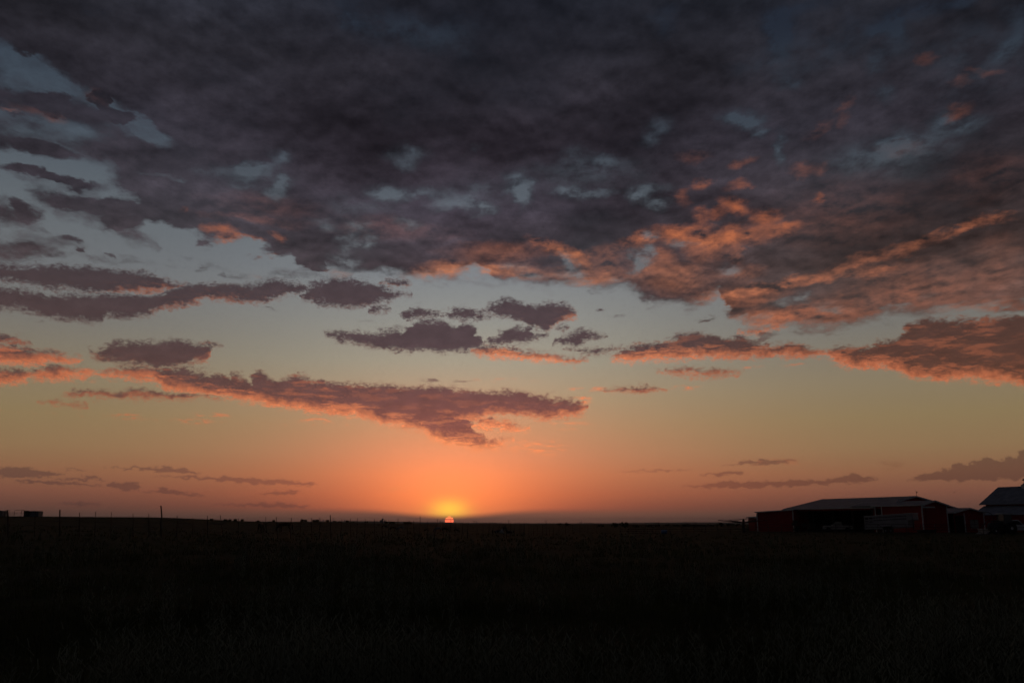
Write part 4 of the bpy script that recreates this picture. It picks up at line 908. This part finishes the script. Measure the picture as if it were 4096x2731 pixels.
for y in (-.95, .95): wheel(T, (-.95, y, .85), .85, .5, WHITE, 28)
for y in (-.75, .75): wheel(T, (1.35, y, .5), .5, .32, WHITE)
m = MB()
for y in (-.62, .62): m.tube([(-.1, y, 1.75), (1.4, y, 1.95), (2.3, y, 1.15), (2.75, y, .55)], .07, 6)
ld = m.build('loader_arm', tp_, T)
m = MB(); m.prism([(2.7, -1.05, .75), (2.6, -1.05, .15), (3.3, -1.05, .05), (3.3, -1.05, .10), (2.78, -1.05, .22), (2.85, -1.05, .8)], (0, 2.1, 0)); m.build('bucket', GALV, ld)
m = MB(); m.tube([(.6, .25, 1.6), (.6, .25, 2.35)], .045, 6); m.build('exhaust', STEEL, T)
# loader boom of the implement behind
bq = onray(3958, 140); m = MB(); z1 = P(3950, 2047, 140).z; z2 = P(3966, 2052, 140).z
x1 = P(3922, 2046, 140).x - bq.x; x2 = P(3966, 2052, 140).x - bq.x
m.tube([(x1, 0, z1), (0, 0, z1 - .02), (x2, 0, z2 - .1), (x2 + .25, 0, z2 - .8), (x2 + .3, 0, .2)], .05, 6)
e = m.build('boom_frame', STEEL, loc=(bq.x, bq.y, 0)); tag(e, 'bent pipe boom frame standing between the tack shed and the tractor', 'boom')
mq = onray(3705, 141); m = MB()
e = empty('feed_trough', 'low dark feed trough on the ground before the annex door', 'trough', (mq.x, mq.y, 0))
m.prism([(-1.4, -.3, .35), (-1.2, -.2, .1), (1.2, -.2, .1), (1.4, -.3, .35), (1.4, -.3, .55), (-1.4, -.3, .55)], (0, .7, 0)); m.build('basin', STEEL, e); m = MB()
for x in (-1.1, 1.1): m.box((x, .05, .08), (.1, .6, .3))
m.build('leg', STEEL, e)

# things dimly seen in the open bay
for px, d, w, h, lab, nm in ((3185, 176, 1.5, 2.3, 'dark implement leaning just inside the left end of the open bay', 'implement'), (3240, 176, 2.6, 1.7, 'dark stack of gear inside the open bay left of the pale pickup', 'gear_stack')):
    q = onray(px, d); e = empty(nm, lab, nm.replace('_', ' '), (q.x, q.y, 0)); m = MB()
    for k in range(4): m.box((rnd.uniform(-w / 3, w / 3), rnd.uniform(-.3, .3), h * (.15 + .22 * k)), (w * rnd.uniform(.5, .9), .7, h * .24), Matrix.Rotation(rnd.uniform(-.15, .15), 3, 'Z'))
    m.build('frame' if nm == 'implement' else 'crate_pile', DARKW, e)
    if nm == 'implement': m = MB(); m.lathe((0, -.5, .45), [(.2, -.12), (.45, -.1), (.45, .1), (.2, .12)], 14, 'y'); m.build('wheel', RUBBER, e)

# ------------------------------------------------------------------ hay bales
def bale(): 
    m = MB(); m.box((0, 0, .5), (1.15, 1.1, 1.02)); return m
first = None
BALES = [(846,300,'single hay bale on the skyline, leftmost of the row'),(901,305,'larger hay bale right of the leaning fence post on the rise'),(918,305,'hay bale just right of the larger bale on the rise'),
 (940,330,'low hay bale sunk behind the rise'),(968,340,'smallest low hay bale left of the lone bale'),(1032,300,'lone tall hay bale above the two left horses'),(1094,380,'faint low hay bale right of the grazing horses'),
 (1208,430,'left hay bale of the pair right of the horses'),(1222,430,'right hay bale of the pair right of the horses'),(1255,440,'left bale of the low pair beside the bent fence post'),(1269,440,'right bale of the low pair beside the bent fence post'),
 (1309,480,'hay bale left of the tall thick fence post'),(1389,500,'low hay bale left of the silos'),(1545,470,'hay bale just right of the silos'),(1563,470,'hay bale second to the right of the silos'),
 (1575,480,'hay bale third to the right of the silos'),(1619,500,'left bale of the long low row near the tall post'),(1631,500,'middle bale of the long low row near the tall post'),(1643,500,'right bale of the long low row near the tall post')]
for i, (px, d, lab) in enumerate(BALES):
    q = onray(px, d); z = gz(q.x, q.y) - .03; sc = .85 if d < 400 else 1.25
    if first is None:
        mb = bale(); first = mb.build('hay_bale', HAY, bevel=.12, loc=(q.x, q.y, z)); tag(first, lab, 'hay bale', 'hay bales on the skyline'); o = first
        m = MB()
        for k in (-.35, 0, .35): m.box((k, 0, .5), (.03, 1.13, 1.05))
        tw = m.build('twine', WIRE, first)
    else:
        o = first.copy(); COL.objects.link(o); o['label'] = lab; o.location = (q.x, q.y, z); t2 = tw.copy(); COL.objects.link(t2); t2.parent = o
    o.rotation_euler = (0, 0, rnd.uniform(-.5, .5)); o.scale = (sc, sc, sc * rnd.uniform(.9, 1.1))

# ------------------------------------------------------------------ silos, towers, poles, far sheds
def silo(px, ytop, wpx, d, lab):
    q = onray(px, d); z = gz(q.x, q.y) - .5; h = P(px, ytop, d).z - z; r = wpx * d / FPX / 2
    e = empty('silo', lab, 'silo', (q.x, q.y, z), group='silos on the skyline')
    m = MB(); m.lathe((0, 0, 0), [(r, 0), (r, h - r * .5)], 18); m.build('tank', GALV, e)
    m = MB(); m.lathe((0, 0, h - r * .5), [(r * 1.05, 0), (r * .7, r * .35), (r * .1, r * .5)], 18); m.build('cap', GALV, e)
silo(1523, 2078.5, 7, 1000, 'short silo on the left of the silo group'); silo(1530, 2072, 7, 1000, 'tallest silo in the middle of the silo group'); silo(1539.5, 2079, 6.5, 1003, 'separate short silo on the right of the silo group')
def wtower(px, ytop, yb, wpx, d, lab):
    q = onray(px, d); z = P(px, 2093, d).z - 6; zt = P(px, ytop, d).z - z; hb = (yb - ytop) * d / FPX; r = wpx * d / FPX / 2
    e = empty('water_tower', lab, 'water tower', (q.x, q.y, z))
    m = MB(); m.lathe((0, 0, zt - hb), [(r * .3, 0), (r * .9, hb * .25), (r, hb * .5), (r * .85, hb * .8), (r * .1, hb)], 18); m.build('tank', GALV, e, smooth=True)
    m = MB()
    for k in range(6): t = k * math.pi / 3; m.tube([(r * .75 * math.cos(t), r * .75 * math.sin(t), 0), (r * .7 * math.cos(t), r * .7 * math.sin(t), zt - hb * .6)], r * .06, 5)
    m.tube([(0, 0, 0), (0, 0, zt - hb * .9)], r * .15, 8); m.build('leg', GALV, e)
wtower(1292, 2077.5, 2081, 6, 5000, 'faint water tower furthest left on the hazy skyline'); wtower(1332, 2071, 2075, 5, 5000, 'tallest thin water tower beside the thick fence post'); wtower(1378, 2076.5, 2080.5, 6, 5000, 'faint water tower left of the silos')
q = onray(1907.5, 4500); z = -4; e = empty('grain_elevator', 'narrow grain elevator tower on the hazy skyline right of the sun', 'tower', (q.x, q.y, z)); h = P(1907, 2083, 4500).z - z
m = MB(); m.box((0, 0, h / 2), (4.2, 4.2, h)); m.build('tower', GALV, e); m = MB(); m.prism([(-2.6, -2.6, h), (2.6, -2.6, h), (0, -2.6, h + 1.5)], (0, 5.2, 0)); m.build('headhouse', GALV, e)
for px0, px1, yt, d, lab in ((1783, 1803, 2089, 3500, 'low pale roadside building on the skyline under the sun'), (1874, 1902, 2090, 4300, 'long low shed left of the grain elevator'), (1700, 1716, 2089.5, 4300, 'low far building on the skyline left of the sun'), (2310, 2324, 2099, 700, 'small pale shed low in the pasture left of the dark bush'), (2226, 2248, 2097, 620, 'small rounded pale shed between two dark bushes')):
    a, b = P(px0, yt, d), P(px1, yt, d); z = gz(a.x, a.y) - .5; w = b.x - a.x; h = a.z - z
    e = empty('far_shed', lab, 'building', (a.x, a.y, z)); m = MB(); m.box((w / 2, w * .2, h * .4), (w, w * .4, h * .8)); m.build('wall', mat('pale_wall', (.35, .35, .36), .7, .1), e)
    m = MB(); m.prism([(-.02 * w, 0, h * .8), (-.02 * w, w * .4, h * .8), (-.02 * w, w * .2, h)], (w * 1.04, 0, 0)); m.build('roof', GALV, e)
fp = None
for px, yt, d, lab in ((1638, 2080.5, 900, 'far utility pole left of the sun'), (1761, 2081.5, 950, 'far utility pole nearest the sun on its left'), (1896, 2081, 950, 'far utility pole just left of the grain elevator'), (2035, 2079, 800, 'far utility pole right of the grain elevator'),
                   (2184, 2079, 800, 'tall utility pole between the elevator and the dark bushes'), (2325, 2084, 900, 'far utility pole left of the large dark bush'), (2320, 2087, 1300, 'thin utility pole close beside a taller one'), (2635, 2086, 900, 'utility pole on the skyline right of the large bush'), (2785, 2087, 1000, 'faint utility pole left of the horse walker')):
    q = onray(px, d); z = gz(q.x, q.y) - .5; h = P(px, yt, d).z - z
    e = empty('utility_pole', lab, 'utility pole', (q.x, q.y, z), group='utility poles on the skyline')
    m = MB(); m.tube([(0, 0, 0), (0, 0, h)], [.2, .13], 6); m.build('mast', BARK, e)
    m = MB(); m.box((0, .15, h - .5), (2.2, .1, .14)); m.box((0, .15, h - 1.3), (1.6, .1, .12)); m.build('crossarm', BARK, e)

# ------------------------------------------------------------------ bushes and low trees
def tree(px, ytop, wpx, d, lab, seed, name='mesquite_bush', cat='tree'):
    q = onray(px, d); z = gz(q.x, q.y) - .1; H = max(1.2, P(px, ytop, d).z - z); R = wpx * d / FPX / 2; r = random.Random(seed)
    e = empty(name, lab, cat, (q.x, q.y, z), group='bushes along the far field edge')
    m = MB(); limbs = []
    for k in range(5):
        t = k * 1.26 + r.random(); a = Vector((math.cos(t) * R * .45, math.sin(t) * R * .4, H * r.uniform(.55, .8))); m.tube([(0, 0, 0), a * .5 + Vector((0, 0, H * .06)), a], [H * .05, H * .03, H * .012], 5); limbs.append(a)
    m.build('trunk', BARK, e)
    m = MB(); cl = []
    for k in range(13):
        t = r.uniform(0, 6.28); rr = R * math.sqrt(r.random()) * .85
        cl.append((Vector((math.cos(t) * rr, math.sin(t) * rr, H * r.uniform(.30, .95 - .35 * (rr / R) ** 2))), r.uniform(.16, .34) * min(R, H)))
    sz = .10 * min(R, H) ** .5 * .9
    for k in range(1100):
        c, cr = r.choice(cl); v = Vector((r.gauss(0, 1), r.gauss(0, 1), r.gauss(0, .8))).normalized() * cr * r.random() ** .4
        p = c + v; n = Vector((r.gauss(0, 1), r.gauss(0, 1), r.gauss(0, 1))).normalized(); u = n.orthogonal().normalized() * sz; w = n.cross(u) * .7
        m.add([p - u, p + w, p + u, p - w], [(0, 1, 2, 3)])
    m.build('crown', FOL, e)
TREES = [(2237,2091.5,24,420,'domed dark bush left of the skyline pair'),(2270,2090,30,420,'rounder dark bush right of the skyline pair'),(2401,2096,28,360,'small dark bush left of the two large bushes'),(2459,2089,34,345,'left one of the two large dark bushes'),
 (2500,2086,48,340,'largest dark bush on the skyline'),(2545,2098,34,350,'low scrub bush right of the largest bush'),(2597,2095,30,400,'dark bush below the skyline pole'),(2630,2096,28,400,'dark bush right of the skyline pole'),
 (1338,2086,20,650,'low bush beside the thick fence post'),(1360,2086,18,650,'low bush left of the silos'),(1411,2090,18,640,'flat bush nearest the silos'),(1465,2090,22,640,'flat bush just left of the silos')]
xs_ = [2670,2700,2727,2749,2775,2802,2828,2855,2885,2912,2940,2966]
for k, x in enumerate(xs_):
    TREES.append((x, 2097 - (k > 2) * 2 - (x in (2749, 2885)) * 2 - (k > 7) * 3, 40, 430, 'bush %s the row left of the barn wing' % ('leftmost of' if k == 0 else 'number %d from the left in' % (k + 1)), ))
for k, t_ in enumerate(TREES): tree(t_[0], t_[1], t_[2], t_[3], t_[4], k + 3)

# ------------------------------------------------------------------ horses
def horse(name, label, px, d, rz, coat, mane, pose='graze', scale=1.0, group='horses resting and grazing in the pasture', patch=None):
    q = onray(px, d); e = empty(name, label, 'horse', (q.x, q.y, gz(q.x, q.y)), rz, group); e.scale = (scale,) * 3
    V = []; R = []; E = []
    def n(x, y, z, r, p=None):
        V.append((x, y, z)); R.append(r); i = len(V) - 1
        if p is not None: E.append((p, i))
        return i
    hip = n(-.62, 0, 1.22, .27); ru = n(-.85, 0, 1.15, .20, hip); bel = n(-.2, 0, 1.14, .29, hip); mid_ = n(.18, 0, 1.15, .29, bel); chest = n(.52, 0, 1.20, .27, mid_)
    if pose == 'graze': nk = [(.78, 0, 1.10, .18), (1.02, 0, .80, .14), (1.20, 0, .50, .12)]; hd = [(1.28, 0, .32, .115), (1.22, 0, .14, .075), (1.19, 0, .05, .06)]
    else: nk = [(.74, 0, 1.42, .19), (.92, 0, 1.70, .14), (1.02, 0, 1.88, .125)]; hd = [(1.16, 0, 1.88, .12), (1.38, 0, 1.74, .08), (1.50, 0, 1.66, .065)]
    if pose == 'lie': nk = [(.70, 0, 1.42, .18), (.84, 0, 1.66, .14), (.92, 0, 1.80, .12)]; hd = [(1.05, 0, 1.80, .115), (1.26, 0, 1.66, .08), (1.36, 0, 1.58, .065)]
    p = chest
    for a in nk + hd: p = n(*a, p)
    for s_ in (-1, 1):
        st = .07 * s_
        if pose == 'lie':
            a = n(.60, .22 * s_, 1.0, .15, chest); a = n(.86, .30 * s_, .92, .08, a); a = n(.56, .34 * s_, .90, .055, a); n(.48, .34 * s_, .90, .05, a)
            a = n(-.62, .26 * s_, 1.05, .2, hip); a = n(-.28, .38 * s_, .95, .11, a); a = n(-.66, .42 * s_, .91, .06, a); n(-.40, .44 * s_, .89, .05, a); continue
        a = n(.56, .15 * s_, 1.0, .15, chest); a = n(.56 + st, .17 * s_, .72, .085, a); a = n(.58 + st, .17 * s_, .42, .058, a); a = n(.57 + st, .17 * s_, .12, .042, a); n(.62 + st, .17 * s_, .03, .058, a)
        a = n(-.70, .15 * s_, .98, .19, hip); a = n(-.60 - st, .17 * s_, .72, .115, a); a = n(-.80 - st, .17 * s_, .46, .062, a); a = n(-.76 - st, .17 * s_, .13, .044, a); n(-.70 - st, .17 * s_, .03, .058, a)
    dz_ = -.84 if pose == 'lie' else 0.0
    V = [(a, b, c + dz_) for a, b, c in V]
    me = bpy.data.meshes.new('body'); me.from_pydata(V, E, []); o = bpy.data.objects.new('body', me); COL.objects.link(o); o.parent = e; me.materials.append(coat)
    sk = o.modifiers.new('skin', 'SKIN'); sd2 = o.modifiers.new('smooth', 'SUBSURF'); sd2.levels = 2; sd2.render_levels = 2; sk.use_smooth_shade = True
    for i, r_ in enumerate(R): me.skin_vertices[0].data[i].radius = (r_ * .92, r_ * 1.05)
    me.skin_vertices[0].data[0].use_root = True
    m = MB(); tl_ = [(-1.0, 0, 1.24), (-1.12, 0, 1.0), (-1.14, 0, .65), (-1.08, 0, .35)]; m.tube(tl_, [.05, .085, .08, .02], 7); m.build('tail', mane, e, smooth=True)
    m = MB(); nn = [Vector(a[:3]) for a in [(.52, 0, 1.42, 0)] + nk]; nn = nn[1:]
    off = Vector((.10, 0, .10)) if pose == 'graze' else Vector((-.13, 0, .06))
    m.tube([v + off for v in nn], [.05, .07, .06], 6); hx, hy, hz_ = hd[0][:3]
    m.build('mane', mane, e, smooth=True); m = MB()
    for s_ in (-1, 1): 
        b = Vector((hx, 0, hz_)) + (Vector((.05, .06 * s_, .10)) if pose == 'graze' else Vector((-.05, .06 * s_, .10)))
        m.tube([b, b + Vector((.02, .02 * s_, .15))], [.035, .005], 5)
    m.build('ear', coat, e)
    if dz_:
        for ch in e.children:
            if ch.name.split('.')[0] != 'body': ch.location.z = dz_ * (.55 if ch.name.startswith('tail') else 1)
    return e
bay = mat('bay_coat', (.09, .04, .02), .7, .2, 2); blk = mat('black_hair', (.012, .010, .010), .8, .2); grey = mat('grey_coat', (.28, .27, .26), .7, .2, 2); dun = mat('dun_coat', (.13, .085, .05), .7, .2, 2); dkb = mat('dark_bay_coat', (.03, .018, .013), .7, .2, 2)
pinto = mat('pinto_coat', (.02, .014, .012), .7, .1)
nt = pinto.node_tree; r_ = [x for x in nt.nodes if x.type == 'VALTORGB'][0]; r_.color_ramp.interpolation = 'CONSTANT'
tn = nt.nodes.new('ShaderNodeTexNoise'); tn.inputs['Scale'].default_value = 1.6; tn.inputs['Detail'].default_value = 1
nt.links.new([x for x in nt.nodes if x.type == 'TEX_COORD'][0].outputs['Object'], tn.inputs['Vector']); nt.links.new(tn.outputs['Fac'], r_.inputs[0])
r_.color_ramp.elements[1].position = .50; r_.color_ramp.elements[0].position = 0; r_.color_ramp.elements[1].color = (.42, .40, .38, 1)
horse('horse', 'brown horse seen from behind with a black tail, grazing left of the side-on horse', 1045, 138, math.radians(85), dun, blk)
horse('horse', 'brown horse side-on with black mane grazing to the left, largest of the herd', 1140, 138, math.radians(178), bay, blk, scale=1.05)
horse('horse', 'reddish pony grazing between the silos and the tall fence post', 1572, 180, math.radians(20), bay, blk, scale=.62)
horse('horse', 'pale pony grazing right of the reddish one below the tall post', 1603, 176, math.radians(160), grey, grey, scale=.68)
horse('horse', 'pale grey pony grazing beside the brown one under the sun', 1752, 165, math.radians(172), grey, grey, scale=.66)
horse('horse', 'brown pony grazing right of the pale grey one under the sun', 1779, 162, math.radians(5), bay, blk, scale=.66)
horse('horse', 'dark and white patched horse lying down with head raised to the right', 1996, 154, math.radians(-8), pinto, blk, 'lie')
horse('foal', 'dark foal lying low in the grass right of the patched horse', 2038, 150, math.radians(170), dkb, blk, 'lie', scale=.62)
horse('foal', 'small dark foal grazing right of the pair under the sun', 1826, 160, math.radians(30), dkb, blk, scale=.45)
horse('foal', 'small dark foal grazing left of the pale grey pony', 1706, 165, math.radians(150), dkb, blk, scale=.42)
horse('foal', 'small dark foal seen against the pasture right below the silos', 1537, 230, math.radians(0), dkb, blk, scale=.6)

# ------------------------------------------------------------------ birds
def bird(px, py, d, span, up, rz, lab):
    q = P(px, py, d); e = empty('bird', lab, 'bird', q, rz, 'birds over the barns'); s_ = span / 2
    m = MB(); m.lathe((0, 0, 0), [(.004, -.28 * s_), (.05 * s_, -.2 * s_), (.11 * s_, 0), (.08 * s_, .22 * s_), (.02 * s_, .34 * s_)], 10, 'y')
    m.prism([(-.02 * s_, -.25 * s_, 0), (.02 * s_, -.25 * s_, 0), (.10 * s_, -.55 * s_, 0), (-.10 * s_, -.55 * s_, 0)], (0, 0, .012)); m.build('body', blk, e)
    for k, z in ((-1, up[0]), (1, up[1])):
        m = MB(); a = [Vector((0, .12 * s_, 0)), Vector((k * .5 * s_, .18 * s_, z * .6 * s_)), Vector((k * s_, -.05 * s_, z * s_)), Vector((k * .5 * s_, -.10 * s_, z * .55 * s_)), Vector((0, -.12 * s_, 0))]
        m.prism(a, (0, 0, .015)); m.build('wing', blk, e)
bird(3211, 1802, 80, .34, (.1, .1), .6, 'dark bird gliding high left of the barns'); bird(3777, 1933, 110, .26, (.05, .1), .2, 'small bird gliding between the weather vane and the cupola'); bird(3816, 1969, 100, .42, (.05, .6), .1, 'bird with one wing raised between the weather vane and the old barn')

# ------------------------------------------------------------------ the air
HZ = 0.6e-4
m = MB(); m.box((0, 1500, 17.0), (26000, 17000, 66)); hm = bpy.data.materials.new('air'); hm.use_nodes = True; nt = hm.node_tree; nt.nodes.clear()
pv = nt.nodes.new('ShaderNodeVolumePrincipled'); pv.inputs['Density'].default_value = HZ; pv.inputs['Color'].default_value = (.85, .82, .80, 1); pv.inputs['Anisotropy'].default_value = 0
no = nt.nodes.new('ShaderNodeOutputMaterial'); nt.links.new(pv.outputs[0], no.inputs['Volume'])
hz_o = m.build('haze', hm); tag(hz_o, None, None, kind='stuff')
